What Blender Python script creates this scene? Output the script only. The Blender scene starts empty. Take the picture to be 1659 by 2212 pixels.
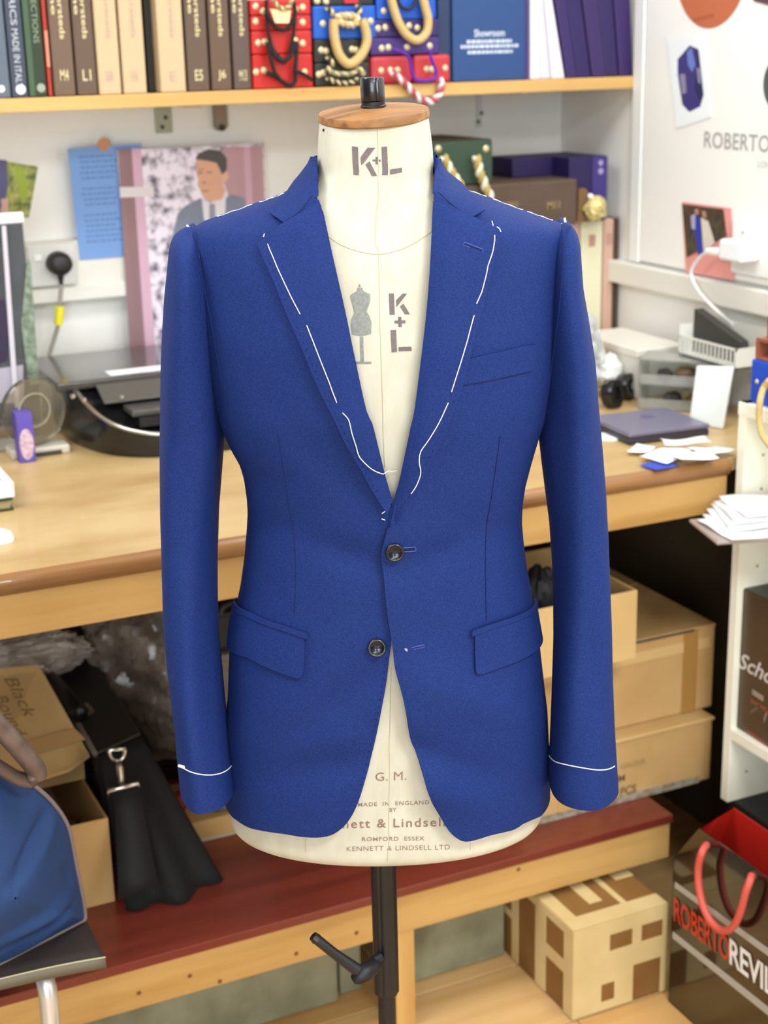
import bpy, bmesh, math, random
import numpy as np
from mathutils import Vector, Matrix, Euler
from mathutils.bvhtree import BVHTree
from mathutils.geometry import delaunay_2d_cdt
random.seed(7); rng = np.random.default_rng(7)
SC = bpy.context.scene
COL = SC.collection
D2R = math.pi / 180

# ---------------------------------------------------------------- camera
IW, IH, FPX = 1659.0, 2212.0, 3262.0
PITCH, ROLL, YAW, CAMZ = 17.17*D2R, 1.385*D2R, 24.77*D2R, 1.62
_f = np.array([math.sin(YAW)*math.cos(PITCH), math.cos(YAW)*math.cos(PITCH), -math.sin(PITCH)])
_r = np.array([math.cos(YAW), -math.sin(YAW), 0.0]); _d = np.cross(_f, _r)
CR = math.cos(ROLL)*_r + math.sin(ROLL)*_d
CD = -math.sin(ROLL)*_r + math.cos(ROLL)*_d
CF = _f
CAM = np.array([0.0, 0.0, CAMZ])
cd = bpy.data.cameras.new('camera'); cam = bpy.data.objects.new('camera', cd); COL.objects.link(cam)
cam.matrix_world = Matrix(((CR[0], -CD[0], -CF[0], 0), (CR[1], -CD[1], -CF[1], 0), (CR[2], -CD[2], -CF[2], CAMZ), (0, 0, 0, 1)))
cd.sensor_fit = 'VERTICAL'; cd.sensor_height = 36.0; cd.sensor_width = 27.0
cd.lens = FPX/IH*36.0
cd.clip_start = 0.05
cd.dof.use_dof = True; cd.dof.focus_distance = 1.62; cd.dof.aperture_fstop = 6.0
SC.camera = cam

# ---------------------------------------------------------------- world, lamps, exposure
w = bpy.data.worlds.new('daylight'); SC.world = w; w.use_nodes = True
bg = w.node_tree.nodes['Background']; bg.inputs[0].default_value = (.9, 0.965, 1.0, 1); bg.inputs[1].default_value = 0.12
SC.view_settings.view_transform = 'Standard'; SC.view_settings.look = 'None'
SC.view_settings.gamma = 1.0; SC.view_settings.exposure = 0.38; SC.view_settings.use_curve_mapping = False
WHITE = (.91, .965, 1.0)
def area(name, loc, target, sx, sy, power, col=(1, .96, .9)):
    l = bpy.data.lights.new(name, 'AREA'); l.shape = 'RECTANGLE'; l.size = sx; l.size_y = sy; l.energy = power; l.color = col
    o = bpy.data.objects.new(name, l); COL.objects.link(o); o.location = loc
    o.rotation_euler = (Vector(target)-Vector(loc)).to_track_quat('-Z', 'Y').to_euler()
    return o

area('ceiling_lamp', (-0.5, 1.7, 2.53), (-0.5, 1.7, 0), 1.4, 0.6, 26, WHITE)
area('ceiling_lamp', (1.5, 1.75, 2.53), (1.5, 1.75, 0), 0.5, 1.2, 14, WHITE)
area('ceiling_lamp', (0.95, -0.1, 2.53), (0.95, -0.1, 0), 0.6, 0.6, 38, WHITE)
area('ceiling_lamp', (0.0, -2.6, 2.53), (0.0, -2.6, 0), 1.2, 0.6, 60, WHITE)
area('shop_window', (-1.2, -2.2, 1.25), (0.7, 2.2, .7), 2.0, 1.9, 80, (.90, 0.965, 1.0))

# ---------------------------------------------------------------- helpers: measuring
def ray(px, py):
    d = CR*(px-IW/2) + CD*(py-IH/2) + CF*FPX
    return d/np.linalg.norm(d)
def at(px, py, X=None, Y=None, Z=None):
    d = ray(px, py)
    t = X/d[0] if X is not None else Y/d[1] if Y is not None else (Z-CAMZ)/d[2]
    return CAM + t*d

# ---------------------------------------------------------------- helpers: materials
def lin(c):
    if isinstance(c, str):
        c = [int(c[i:i+2], 16)/255 for i in (0, 2, 4)]
    return tuple(x/12.92 if x <= .04045 else ((x+.055)/1.055)**2.4 for x in c) + (1.0,)
_M = {}
def mat(name, col, rough=.6, metal=0.0, spec=.5, col2=None, scale=20, stretch=(1, 1, 1), amt=1.0, bump=0.0, bscale=200,
        sheen=0.0, alpha=1.0, trans=0.0, coat=0.0, detail=4, ramp=(.35, .65), emit=0):
    if name in _M: return _M[name]
    m = bpy.data.materials.new(name); m.use_nodes = True; nt = m.node_tree
    b = nt.nodes['Principled BSDF']
    b.inputs['Base Color'].default_value = lin(col); b.inputs['Roughness'].default_value = rough
    b.inputs['Metallic'].default_value = metal; b.inputs['Specular IOR Level'].default_value = spec
    b.inputs['Sheen Weight'].default_value = sheen; b.inputs['Alpha'].default_value = alpha
    b.inputs['Transmission Weight'].default_value = trans; b.inputs['Coat Weight'].default_value = coat
    if sheen: b.inputs['Sheen Tint'].default_value = lin(col)
    if col2 or bump:
        tc = nt.nodes.new('ShaderNodeTexCoord'); mp = nt.nodes.new('ShaderNodeMapping')
        mp.inputs['Scale'].default_value = stretch
        nt.links.new(tc.outputs['Object'], mp.inputs['Vector'])
    if col2:
        n = nt.nodes.new('ShaderNodeTexNoise'); n.inputs['Scale'].default_value = scale; n.inputs['Detail'].default_value = detail
        nt.links.new(mp.outputs[0], n.inputs['Vector'])
        r = nt.nodes.new('ShaderNodeValToRGB')
        r.color_ramp.elements[0].position = ramp[0]; r.color_ramp.elements[1].position = ramp[1]
        r.color_ramp.elements[0].color = lin(col); r.color_ramp.elements[1].color = lin(col2)
        nt.links.new(n.outputs['Fac'], r.inputs['Fac']); nt.links.new(r.outputs['Color'], b.inputs['Base Color'])
    if bump:
        n2 = nt.nodes.new('ShaderNodeTexNoise'); n2.inputs['Scale'].default_value = bscale; n2.inputs['Detail'].default_value = 3
        nt.links.new(mp.outputs[0], n2.inputs['Vector'])
        bp = nt.nodes.new('ShaderNodeBump'); bp.inputs['Strength'].default_value = bump; bp.inputs['Distance'].default_value = .002
        nt.links.new(n2.outputs['Fac'], bp.inputs['Height']); nt.links.new(bp.outputs['Normal'], b.inputs['Normal'])
    _M[name] = m
    return m
def wool(name, col, dark, light):
    """worsted cloth: fine warp and weft threads, faint melange"""
    m = bpy.data.materials.new(name); m.use_nodes = True; nt = m.node_tree; b = nt.nodes['Principled BSDF']
    tc = nt.nodes.new('ShaderNodeTexCoord')
    def wave(stretch, scale):
        mp = nt.nodes.new('ShaderNodeMapping'); mp.inputs['Scale'].default_value = stretch
        nt.links.new(tc.outputs['Object'], mp.inputs['Vector'])
        n = nt.nodes.new('ShaderNodeTexNoise'); n.inputs['Scale'].default_value = scale; n.inputs['Detail'].default_value = 1
        nt.links.new(mp.outputs[0], n.inputs['Vector']); return n.outputs['Fac']
    a = wave((1, 1, .2), 1300); c = wave((.2, .2, 1), 1300); e = wave((1, 1, 1), 1900)
    ad = nt.nodes.new('ShaderNodeMath'); ad.operation = 'ADD'; nt.links.new(a, ad.inputs[0]); nt.links.new(c, ad.inputs[1])
    ad2 = nt.nodes.new('ShaderNodeMath'); ad2.operation = 'MULTIPLY_ADD'; ad2.inputs[1].default_value = .25; nt.links.new(ad.outputs[0], ad2.inputs[0])
    sc = nt.nodes.new('ShaderNodeMath'); sc.operation = 'MULTIPLY'; sc.inputs[1].default_value = .5; nt.links.new(e, sc.inputs[0])
    nt.links.new(sc.outputs[0], ad2.inputs[2])
    r = nt.nodes.new('ShaderNodeValToRGB')
    r.color_ramp.elements[0].position = .35; r.color_ramp.elements[1].position = .65
    r.color_ramp.elements[0].color = lin(dark); r.color_ramp.elements[1].color = lin(light)
    nt.links.new(ad2.outputs[0], r.inputs['Fac']); nt.links.new(r.outputs['Color'], b.inputs['Base Color'])
    bp = nt.nodes.new('ShaderNodeBump'); bp.inputs['Strength'].default_value = .25; bp.inputs['Distance'].default_value = .0006
    nt.links.new(ad2.outputs[0], bp.inputs['Height']); nt.links.new(bp.outputs['Normal'], b.inputs['Normal'])
    b.inputs['Roughness'].default_value = .75; b.inputs['Specular IOR Level'].default_value = .18
    b.inputs['Sheen Weight'].default_value = .2; b.inputs['Sheen Roughness'].default_value = .45; b.inputs['Sheen Tint'].default_value = lin(col)
    _M[name] = m; return m
def wood(name, base, dark, axis='X', scale=9, rough=.5, coat=0.0):
    st = {'X': (.09, 1, 1), 'Y': (1, .09, 1), 'Z': (1, 1, .09)}[axis]
    return mat(name, base, rough, col2=dark, scale=scale*3, stretch=st, detail=6, ramp=(.42, .75), bump=.12, bscale=60, coat=coat)

# ---------------------------------------------------------------- helpers: objects
def origin_of(p):
    v = Vector((0, 0, 0))
    while p is not None: v += p.location; p = p.parent
    return v
def link(name, me, m, parent=None, loc=None, smooth=False, sharp=None):
    o = bpy.data.objects.new(name, me); COL.objects.link(o)
    if m is not None:
        for mm in (m if isinstance(m, (list, tuple)) else [m]): me.materials.append(mm)
    if parent is not None: o.parent = parent
    if smooth: me.polygons.foreach_set('use_smooth', [True]*len(me.polygons))
    if smooth and sharp: me.set_sharp_from_angle(angle=sharp*D2R)
    me.update()
    return o
def thing(name, loc, label=None, cat=None, group=None):
    o = bpy.data.objects.new(name, None); COL.objects.link(o); o.empty_display_size = .05; o.location = loc
    return tag(o, label, cat, group)
def tag(o, label=None, cat=None, group=None, kind=None):
    if label: o['label'] = label
    if cat: o['category'] = cat
    if group: o['group'] = group
    if kind: o['kind'] = kind
    return o
class MB:
    """collects vertices and faces in world space; obj() links them as ONE mesh object"""
    def __init__(s): s.v = []; s.f = []; s.mi = []; s.cur = 0
    def add(s, vs, fs):
        n = len(s.v); s.v += [tuple(map(float, q)) for q in vs]
        s.f += [tuple(i+n for i in q) for q in fs]; s.mi += [s.cur]*len(fs); return s
    def use(s, i): s.cur = i; return s
    def box(s, x0, x1, y0, y1, z0, z1):
        v = [(x, y, z) for z in (z0, z1) for y in (y0, y1) for x in (x0, x1)]
        return s.add(v, [(0, 2, 3, 1), (4, 5, 7, 6), (0, 1, 5, 4), (2, 6, 7, 3), (0, 4, 6, 2), (1, 3, 7, 5)])
    def obox(s, c, size, rot=(0, 0, 0)):
        R = rot if isinstance(rot, Matrix) else Euler(rot).to_matrix(); h = Vector(size)*.5
        v = [Vector(c)+R @ Vector((x*h.x, y*h.y, z*h.z)) for z in (-1, 1) for y in (-1, 1) for x in (-1, 1)]
        return s.add(v, [(0, 2, 3, 1), (4, 5, 7, 6), (0, 1, 5, 4), (2, 6, 7, 3), (0, 4, 6, 2), (1, 3, 7, 5)])
    def prism(s, pts, d):
        n = len(pts); d = Vector(d); P = [Vector(p) for p in pts]
        nn = sum(((P[i]-P[0]).cross(P[(i+1) % n]-P[0]) for i in range(1, n)), Vector((0, 0, 0)))
        fl = nn.dot(d) > 0
        a = list(range(n)); b_ = [i+n for i in range(n)]
        fs = [tuple(reversed(a)) if fl else tuple(a), tuple(b_) if fl else tuple(reversed(b_))]
        for i in range(n):
            j = (i+1) % n; q = (i, j, j+n, i+n); fs.append(q if fl else tuple(reversed(q)))
        return s.add(P+[p+d for p in P], fs)
    def quad(s, a, b, c, d): return s.add([a, b, c, d], [(0, 1, 2, 3)])
    def tube(s, path, r, seg=8, closed=False, flat=1.0, caps=True):
        P = [Vector(p) for p in path]; n = len(P)
        rr = r if isinstance(r, (list, tuple)) else [r]*n
        T = []
        for i in range(n):
            if closed: t = P[(i+1) % n]-P[i-1]
            else: t = P[min(i+1, n-1)]-P[max(i-1, 0)]
            T.append(t.normalized() if t.length > 1e-9 else Vector((0, 0, 1)))
        u = T[0].orthogonal().normalized(); vs = []
        for i in range(n):
            u = (u-T[i]*u.dot(T[i])); u = u.normalized() if u.length > 1e-9 else T[i].orthogonal().normalized()
            w_ = T[i].cross(u)
            for k in range(seg):
                a = 2*math.pi*k/seg; vs.append(P[i]+(u*math.cos(a)+w_*math.sin(a)*flat)*rr[i])
        fs = []
        for i in range(n if closed else n-1):
            j = (i+1) % n
            for k in range(seg):
                l = (k+1) % seg; fs.append((i*seg+k, i*seg+l, j*seg+l, j*seg+k))
        if not closed and caps:
            fs.append(tuple(reversed(range(seg)))); fs.append(tuple((n-1)*seg+k for k in range(seg)))
        return s.add(vs, fs)
    def lathe(s, prof, c, seg=32, axis=(0, 0, 1), caps=True):
        ax = Vector(axis).normalized(); u = ax.orthogonal().normalized(); w_ = ax.cross(u); c = Vector(c); vs = []
        for r, h in prof:
            for k in range(seg):
                a = 2*math.pi*k/seg; vs.append(c+ax*h+(u*math.cos(a)+w_*math.sin(a))*r)
        fs = []
        for i in range(len(prof)-1):
            for k in range(seg):
                l = (k+1) % seg; fs.append((i*seg+k, i*seg+l, (i+1)*seg+l, (i+1)*seg+k))
        if caps: fs.append(tuple(reversed(range(seg)))); fs.append(tuple((len(prof)-1)*seg+k for k in range(seg)))
        return s.add(vs, fs)
    def grid(s, rows, closed=False):
        m = len(rows[0]); vs = [p for r in rows for p in r]; fs = []
        for i in range(len(rows)-1):
            for k in range(m if closed else m-1):
                l = (k+1) % m; fs.append((i*m+k, i*m+l, (i+1)*m+l, (i+1)*m+k))
        return s.add(vs, fs)
    def obj(s, name, m, parent=None, loc=None, bevel=0, smooth=False, sharp=None, seg=2, solid=0, sub=0):
        if parent is not None: o0 = origin_of(parent)
        elif loc is not None: o0 = Vector(loc)
        else:
            a = np.array(s.v); o0 = Vector(((a[:, 0].min()+a[:, 0].max())/2, (a[:, 1].min()+a[:, 1].max())/2, a[:, 2].min()))
        me = bpy.data.meshes.new(name)
        me.from_pydata([tuple(Vector(q)-o0) for q in s.v], [], s.f)
        me.polygons.foreach_set('material_index', s.mi)
        o = link(name, me, m, parent, smooth=smooth, sharp=sharp)
        if parent is None: o.location = o0
        if sub:
            md = o.modifiers.new('sub', 'SUBSURF'); md.levels = md.render_levels = sub
        if solid:
            md = o.modifiers.new('thick', 'SOLIDIFY'); md.thickness = solid; md.offset = -1
        if bevel:
            md = o.modifiers.new('bevel', 'BEVEL'); md.width = bevel; md.segments = seg; md.limit_method = 'ANGLE'; md.angle_limit = 40*D2R
        return o
def struct(o): o['kind'] = 'structure'; return o
_tx = {}
def text_mesh(body, bold=0.0, spacing=1.0, shear=0.0):
    """2D outline triangles of a line of lettering, x 0..width, cap height ~ .7"""
    k = (body, bold, spacing, shear)
    if k in _tx: return _tx[k]
    cu = bpy.data.curves.new('t', 'FONT'); cu.body = body; cu.offset = bold; cu.space_character = spacing; cu.shear = shear; cu.resolution_u = 3
    o = bpy.data.objects.new('t', cu); COL.objects.link(o)
    dg = bpy.context.evaluated_depsgraph_get(); me = bpy.data.meshes.new_from_object(o.evaluated_get(dg))
    v = np.array([x.co[:2] for x in me.vertices]); f = [tuple(p.vertices) for p in me.polygons]
    bpy.data.objects.remove(o); bpy.data.curves.remove(cu); bpy.data.meshes.remove(me)
    v[:, 0] -= v[:, 0].min(); v[:, 1] -= v[:, 1].min()
    _tx[k] = (v, f); return v, f
def lettering(body, p0, right, up, height, m, parent, width=None, bold=0.0, name='lettering', spacing=1.0, shear=0.0):
    v, f = text_mesh(body, bold, spacing, shear)
    h = v[:, 1].max(); wd = v[:, 0].max(); sx = (width/wd) if width else height/h
    p0 = np.array(p0, float); R = np.array(Vector(right).normalized()); U = np.array(Vector(up).normalized())
    pts = p0 + np.outer(v[:, 0]*sx, R) + np.outer(v[:, 1]*height/h, U)
    return MB().add(pts, f).obj(name, m, parent)
# ================================================================ the room
YW, XW = 3.0, 1.845
M_WALL = mat('white_wall_paint', 'f4f3ef', .75, col2='efede7', scale=2.5, bump=.05, bscale=70, spec=.3)
M_WHITE = mat('white_plastic', 'efefec', .4, spec=.5)
M_OFFW = mat('off_white_plastic', 'e4e1d8', .45, spec=.5)
M_GREYP = mat('pale_grey_plastic', 'd6d4d0', .45)
M_PINE = wood('golden_pine', 'c99f60', 'ae8142', 'X', scale=8, rough=.42)
M_PINEZ = wood('golden_pine_upright', 'd2a765', 'b98846', 'Z', scale=8, rough=.5)
M_SHELFP = wood('pale_pine_shelf', 'cfa766', 'bd8f4c', 'X', scale=7, rough=.45)
M_DESK = mat('worn_beech_ply', 'caad7a', .42, col2='a57f48', scale=7, stretch=(.45, 1, 1), detail=9, ramp=(.42, .78), bump=.08, bscale=60, coat=.15)
M_NOSE = wood('brown_oak_nosing', '96693d', '6f4826', 'X', scale=10, rough=.3, coat=.3)
M_RED = wood('mahogany_laminate', '7a3326', '5f241b', 'X', scale=8, rough=.32, coat=.2)
M_PLANK = [wood('oak_floor_plank_%d' % i, c, d, 'X', scale=6, rough=.4) for i, (c, d) in enumerate((('d0a56b', 'b98a50'), ('c89b60', 'b08048'), ('d7ae76', 'c0925a')))]
M_DARK = mat('dark_brown_shade', '2a2119', .7)
M_CARD = mat('brown_cardboard', 'cba671', .8, col2='bd9660', scale=6, bump=.1, bscale=160, spec=.2)
M_CARDL = mat('pale_cardboard', 'd8b881', .8, col2='cda970', scale=6, bump=.1, bscale=160, spec=.2)
M_CARDD = mat('dark_cardboard', '8b6436', .8, col2='7a5529', scale=6, spec=.2)
M_TAPE = mat('buff_parcel_tape', 'd9c08c', .35, col2='cdb27b', scale=9, spec=.5)
M_BLK = mat('matt_black', '121214', .55)
M_BLKG = mat('gloss_black_plastic', '161617', .22, spec=.6)
M_STEEL = mat('bright_steel', 'c9c9c6', .22, metal=1.0)
M_INK = mat('dark_print', '3c3836', .8)
M_GOLD = mat('gold_foil', 'd6c58c', .4, metal=.25)
M_PAPER = mat('white_paper', 'f4f5f8', .7)
M_BLUEP = mat('blue_card', '2f49b4', .6)

fl = struct(MB().box(-2.2, 1.9, -2.2, 3.05, -.06, -.004).obj('floor', mat('floor_screed', 'b08f60', .8)))
k = 0
for i, y in enumerate(np.arange(.95, 2.95, .19)):
    x = -.6+(.43*i) % 1.1
    while x < XW-.02:
        x1 = min(x+1.2, XW-.005)
        MB().box(max(x, -.6)+.0012, x1-.0012, y+.0012, y+.1888, -.004, 0).obj('plank', M_PLANK[k % 3], fl, bevel=.001, seg=1); k += 1; x = x1
struct(MB().box(-2.2, 1.9, YW, YW+.06, -.06, 2.56).obj('wall_back', M_WALL))
struct(MB().box(XW, XW+.06, -2.2, YW, -.06, 2.56).obj('wall_right', M_WALL))
struct(MB().box(-2.2, 1.905, -2.2, 3.06, 2.56, 2.62).obj('ceiling', M_WALL))
struct(MB().box(-.9, XW, YW-.012, YW, 0, .09).obj('baseboard_back', M_WHITE, bevel=.003))
# dado trunking
b = MB().box(-.9, XW-.001, YW-.030, YW, 1.150, 1.268); b.box(-.9, XW-.001, YW-.036, YW-.028, 1.150, 1.180)
struct(b.obj('trim_1', M_OFFW, bevel=.003))
b = MB().box(XW-.030, XW, 1.0, YW-.031, 1.122, 1.168)
struct(b.obj('trim_2', M_OFFW, bevel=.003))
struct(MB().box(XW-.014, XW, 2.664, 2.70, 1.17, 2.556).obj('trim_3', M_WHITE, bevel=.003))

# ---------------------------------------------------------------- desk
dk = thing('workbench_desk', (.7, 2.5, 0), 'long pine workbench desk with worn beech top and dark rounded front edge', 'desk')
MB().box(-.6, XW-.004, 2.022, YW-.04, .906, .930).obj('desk_top', M_DESK, dk, bevel=.001)
b = MB(); rows = []
for x in (-.6, 1.583):
    rows.append([(x, 2.022-.014*math.sin(a), .9155+.0155*math.cos(a)) for a in np.linspace(0, math.pi, 12)]+[(x, 2.022, .900), (x, 2.022, .931)])
b.grid(rows); n = len(rows[0]); b.f += [tuple(range(n)), tuple(reversed(range(n, 2*n)))]; b.mi += [0, 0]
b.obj('front_nosing', M_NOSE, dk, smooth=True, sharp=50)
MB().box(-.6, 1.583, 2.018, 2.040, .836, .9005).obj('apron', M_PINE, dk, bevel=.002)
for x, y in ((-.56, 2.045), (1.775, 2.045), (-.56, 2.87), (1.775, 2.87)): MB().box(x, x+.05, y, y+.05, 0, .906).obj('leg', M_PINEZ, dk, bevel=.003)
MB().box(-.5, XW-.012, 2.93, 2.95, 0, .905).obj('back_shade_sheet', M_DARK, dk)  # dark sheet added behind, its colour standing in for under-desk shade
MB().box(XW-.016, XW-.004, 2.02, 2.93, 0, .905).obj('side_shade_sheet', mat('brown_side_shade', '54462f', .75), dk)  # added brown sheet hides the pale wall and darkens the space under the desk
# ---------------------------------------------------------------- low bench
bn = thing('low_bench', (.7, 2.3, 0), 'low bench with dark red laminate top and knotty pine front rail under the desk', 'bench')
MB().box(-.45, 1.486, 2.004, 2.56, .264, .280).obj('bench_top', M_RED, bn, bevel=.0015)
MB().box(-.45, 1.484, 2.010, 2.042, .191, .264).obj('front_rail', M_PINE, bn, bevel=.002)
b = MB()
for px, py in ((300, 2145), (410, 2108), (475, 2120), (1120, 1878), (770, 2015), (640, 2060)):
    q = at(px, py, Y=2.010); b.lathe([(.004, 0), (.0028, .0006), (.0004, .0008)], q, 12, (0, -1, 0))
tag(b.obj('knot', mat('pine_knot', '7a4a22', .6), bn), kind='stuff')
MB().box(.930, .966, 2.012, 2.055, 0, .191).obj('leg', M_PINEZ, bn, bevel=.002)
for x, y in ((-.42, 2.044), (-.42, 2.50), (.93, 2.50), (1.43, 2.50), (1.43, 2.20)): MB().box(x, x+.036, y, y+.04, 0, .264).obj('leg', M_PINEZ, bn, bevel=.002)
# ---------------------------------------------------------------- pine shelf on the back wall
shf = thing('wall_shelf', (1.0, 2.85, 1.523), 'long pale pine wall shelf crowded with books and boxes', 'shelf')
MB().box(-.6, XW-.002, 2.70, YW-.001, 1.5235, 1.5475).obj('shelf_board', M_SHELFP, shf, bevel=.002)
M_BRKT = mat('grey_green_metal', 'a3a58e', .5); M_BRK2 = mat('brown_bracket', '8a7a68', .5)
def bracket(px0, px1, py, m, depth=.012):
    x0, x1, z = at(px0, py, Y=YW)[0], at(px1, py, Y=YW)[0], at(px0, py, Y=YW)[2]
    b = MB().box(x0, x1, YW-depth*.5, YW-.0005, z, 1.5235); b.box(x0, x1, YW-.20, YW, 1.5175, 1.5235)
    o = b.obj('bracket', m, shf, bevel=.002)
    for dz in (.012, .03): MB().lathe([(.0045, 0), (.003, .002), (.0003, .0024)], ((x0+x1)/2+(.004 if dz > .02 else -.004), YW-depth*.5, z+dz), 10, (0, -1, 0)).obj('screw', M_INK, o)
bracket(336, 372, 288, M_BRKT); bracket(1028, 1040, 275, M_GREYP)
x0, x1, z = at(460, 282, Y=YW)[0], at(488, 282, Y=YW)[0], at(470, 283, Y=YW)[2]
b = MB().prism([(x0, YW-.001, 1.5235), (x0, YW-.001, z+.01), (x0+.005, YW-.001, z+.002), ((x0+x1)/2, YW-.001, z), (x1-.005, YW-.001, z+.002), (x1, YW-.001, z+.01), (x1, YW-.001, 1.5235)], (0, -.016, 0))
pg = b.obj('peg', M_BRK2, shf, bevel=.003)
MB().lathe([(.007, 0), (.006, .004), (.0005, .005)], ((x0+x1)/2, YW-.017, z+.007), 12, (0, -1, 0)).obj('peg_tip', M_INK, pg)
# ---------------------------------------------------------------- bookcase on the right
M_CREAM = mat('cream_white_laminate', 'f3f0dd', .4, spec=.5)
bc = thing('open_bookcase', (1.71, 1.5, .292), 'cream white open bookcase with drilled side panels standing by the desk end', 'bookcase')
BX = 1.585
MB().box(BX, XW-.034, 1.978, 1.998, .292, 1.034).obj('side_panel', M_CREAM, bc, bevel=.001)
MB().box(BX, XW-.034, .98, 1.0, .292, 1.034).obj('side_panel', M_CREAM, bc, bevel=.001)
MB().box(BX-.002, XW-.034, .98, 1.998, 1.012, 1.034).obj('top_panel', M_CREAM, bc, bevel=.001)
for z in (.418, .816): MB().box(BX, XW-.036, 1.0, 1.978, z, z+.02).obj('shelf', M_CREAM, bc, bevel=.001)
MB().box(XW-.037, XW-.034, .985, 1.995, .296, 1.012).obj('back_sheet', M_CREAM, bc)
for z in (.50, .56, .62, .68, .74, .88, .94, .345):
    for x in (1.625,): MB().lathe([(.0028, 0), (.0026, -.002)], (x, 1.9779, z), 10, (0, -1, 0)).obj('peg_hole', mat('drill_hole', '8d8672', .9), bc)
pl = tag(MB().box(1.60, XW-.035, 1.0, 1.995, 0, .292).obj('low_plinth', mat('black_melamine', '0e0c0b', .6), bevel=.003), 'low black plinth cabinet under the cream bookcase', 'plinth')
# ================================================================ the dress form and the jacket on it
u0 = ray(835, 1106); FWD = np.array([u0[0], u0[1], 0])/math.hypot(u0[0], u0[1])
RGT = np.array([FWD[1], -FWD[0], 0.0]); MD = 1.65
MO = FWD*MD                                   # foot of the form's axis
def loc2w(x, y, z):
    x, y, z = np.broadcast_arrays(x, y, z)
    return MO + x[..., None]*RGT + y[..., None]*FWD + z[..., None]*np.array([0, 0, 1.0])
def w2loc(p):
    q = np.asarray(p)-MO; return np.array([q@RGT, q@FWD, q[2]])
def lp(px, py, y=0.0):
    d = ray(px, py); t = (MD+y-CAM@FWD)/(d@FWD); q = CAM+t*d
    return np.array([q@RGT, q[2]])
def smooth(a, k):
    g = np.exp(-np.linspace(-2, 2, 2*k+1)**2); g /= g.sum()
    return np.convolve(np.pad(a, k, mode='edge'), g, 'valid')
class Body:
    """closed cloth/canvas surface round the axis: left/right outline, front and back depth per height"""
    def __init__(s, L, R, DF, DB, n=2.25, k=4, ybase=0.0):
        l = np.array(sorted([lp(*p)[::-1].tolist() for p in L])); r = np.array(sorted([lp(*p)[::-1].tolist() for p in R]))
        s.z0 = min(l[0, 0], r[0, 0]); s.z1 = max(l[-1, 0], r[-1, 0])
        s.zz = np.linspace(s.z0, s.z1, 500)
        sm = lambda a: smooth(a, k)
        s.l = sm(np.interp(s.zz, l[:, 0], l[:, 1])); s.r = sm(np.interp(s.zz, r[:, 0], r[:, 1]))
        df = np.array(sorted(DF)); db = np.array(sorted(DB))
        s.df = smooth(np.interp(s.zz, df[:, 0], df[:, 1]), 14); s.db = smooth(np.interp(s.zz, db[:, 0], db[:, 1]), 14)
        s.e = 2.0/n; s.dents = []
    def P(s, th, z):
        th = np.asarray(th, float); z = np.asarray(z, float)
        I = lambda a: np.interp(z, s.zz, a)
        l, r = I(s.l), I(s.r); cx = (l+r)/2; w_ = (r-l)/2
        sn, cs = np.sin(th), np.cos(th)
        x = cx + w_*np.sign(sn)*np.abs(sn)**s.e
        d = np.where(cs > 0, I(s.df), I(s.db))
        y = -d*np.sign(cs)*np.abs(cs)**s.e
        for (dx, dz, rx, rz, ang, a) in s.dents:
            ca, sa = math.cos(ang), math.sin(ang); X = (x-dx)*ca+(z-dz)*sa; Z = -(x-dx)*sa+(z-dz)*ca
            y = y + np.where(cs > 0, a*np.exp(-(X/rx)**2-(Z/rz)**2), 0)
        return x, y, z
    def S(s, th, z, off=0.0):
        """local position pushed out by off along the surface normal"""
        e = 2e-3
        x, y, z_ = s.P(th, z); a = np.stack(s.P(np.asarray(th)+e, z), -1)-np.stack(s.P(np.asarray(th)-e, z), -1)
        b = np.stack(s.P(th, np.asarray(z)+e), -1)-np.stack(s.P(th, np.asarray(z)-e), -1)
        n = np.cross(a, b); ln = np.linalg.norm(n, axis=-1, keepdims=True); n = n/np.where(ln < 1e-12, 1, ln)
        n = np.where(((n[..., 0]*np.sin(th)-n[..., 1]*np.cos(th)) < 0)[..., None], -n, n)
        return np.stack([x, y, z_], -1)+n*np.asarray(off)[..., None]
    def W(s, th, z, off=0.0):
        q = s.S(th, z, off); return loc2w(q[..., 0], q[..., 1], q[..., 2])
    def mesh(s, nt=128, nz=240, off=0.0):
        th = np.linspace(-math.pi, math.pi, nt, endpoint=False); zs = np.linspace(s.z0, s.z1, nz)
        T, Z = np.meshgrid(th, zs); return s.W(T, Z, np.full(T.shape, off))
    def bvh(s):
        g = s.mesh(192, 420); b = MB().grid(g.tolist(), closed=True); s.B = BVHTree.FromPolygons([Vector(v) for v in b.v], b.f); return s
    def hit(s, px, py):
        """(theta, z) where the sight line of a measured point meets the surface"""
        h, n, i, d = s.B.ray_cast(Vector(CAM), Vector(ray(px, py)))
        if h is None:
            x, z = lp(px, py); h = None
        if h is None:
            return (math.pi/2*1.02 if x > 0 else -math.pi/2*1.02), z
        x, y, z = w2loc(h); z = min(max(z, s.z0), s.z1)
        l, r = np.interp(z, s.zz, s.l), np.interp(z, s.zz, s.r); cx, w_ = (l+r)/2, (r-l)/2
        u = (x-cx)/w_; u = max(-1, min(1, u)); th = math.asin(math.copysign(abs(u)**(1/s.e), u))
        if y > 0.002: th = math.copysign(math.pi, th)-th
        return th, z
SK = .165                                        # metres of girth per radian in the cutting plane
def densify(p, step, closed=True):
    out = []; n = len(p)
    for i in range(n if closed else n-1):
        a, b = np.array(p[i]), np.array(p[(i+1) % n]); k = max(1, int(np.ceil(np.linalg.norm(b-a)/step)))
        out += [a+(b-a)*j/k for j in range(k)]
    if not closed: out.append(np.array(p[-1]))
    return out
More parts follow.
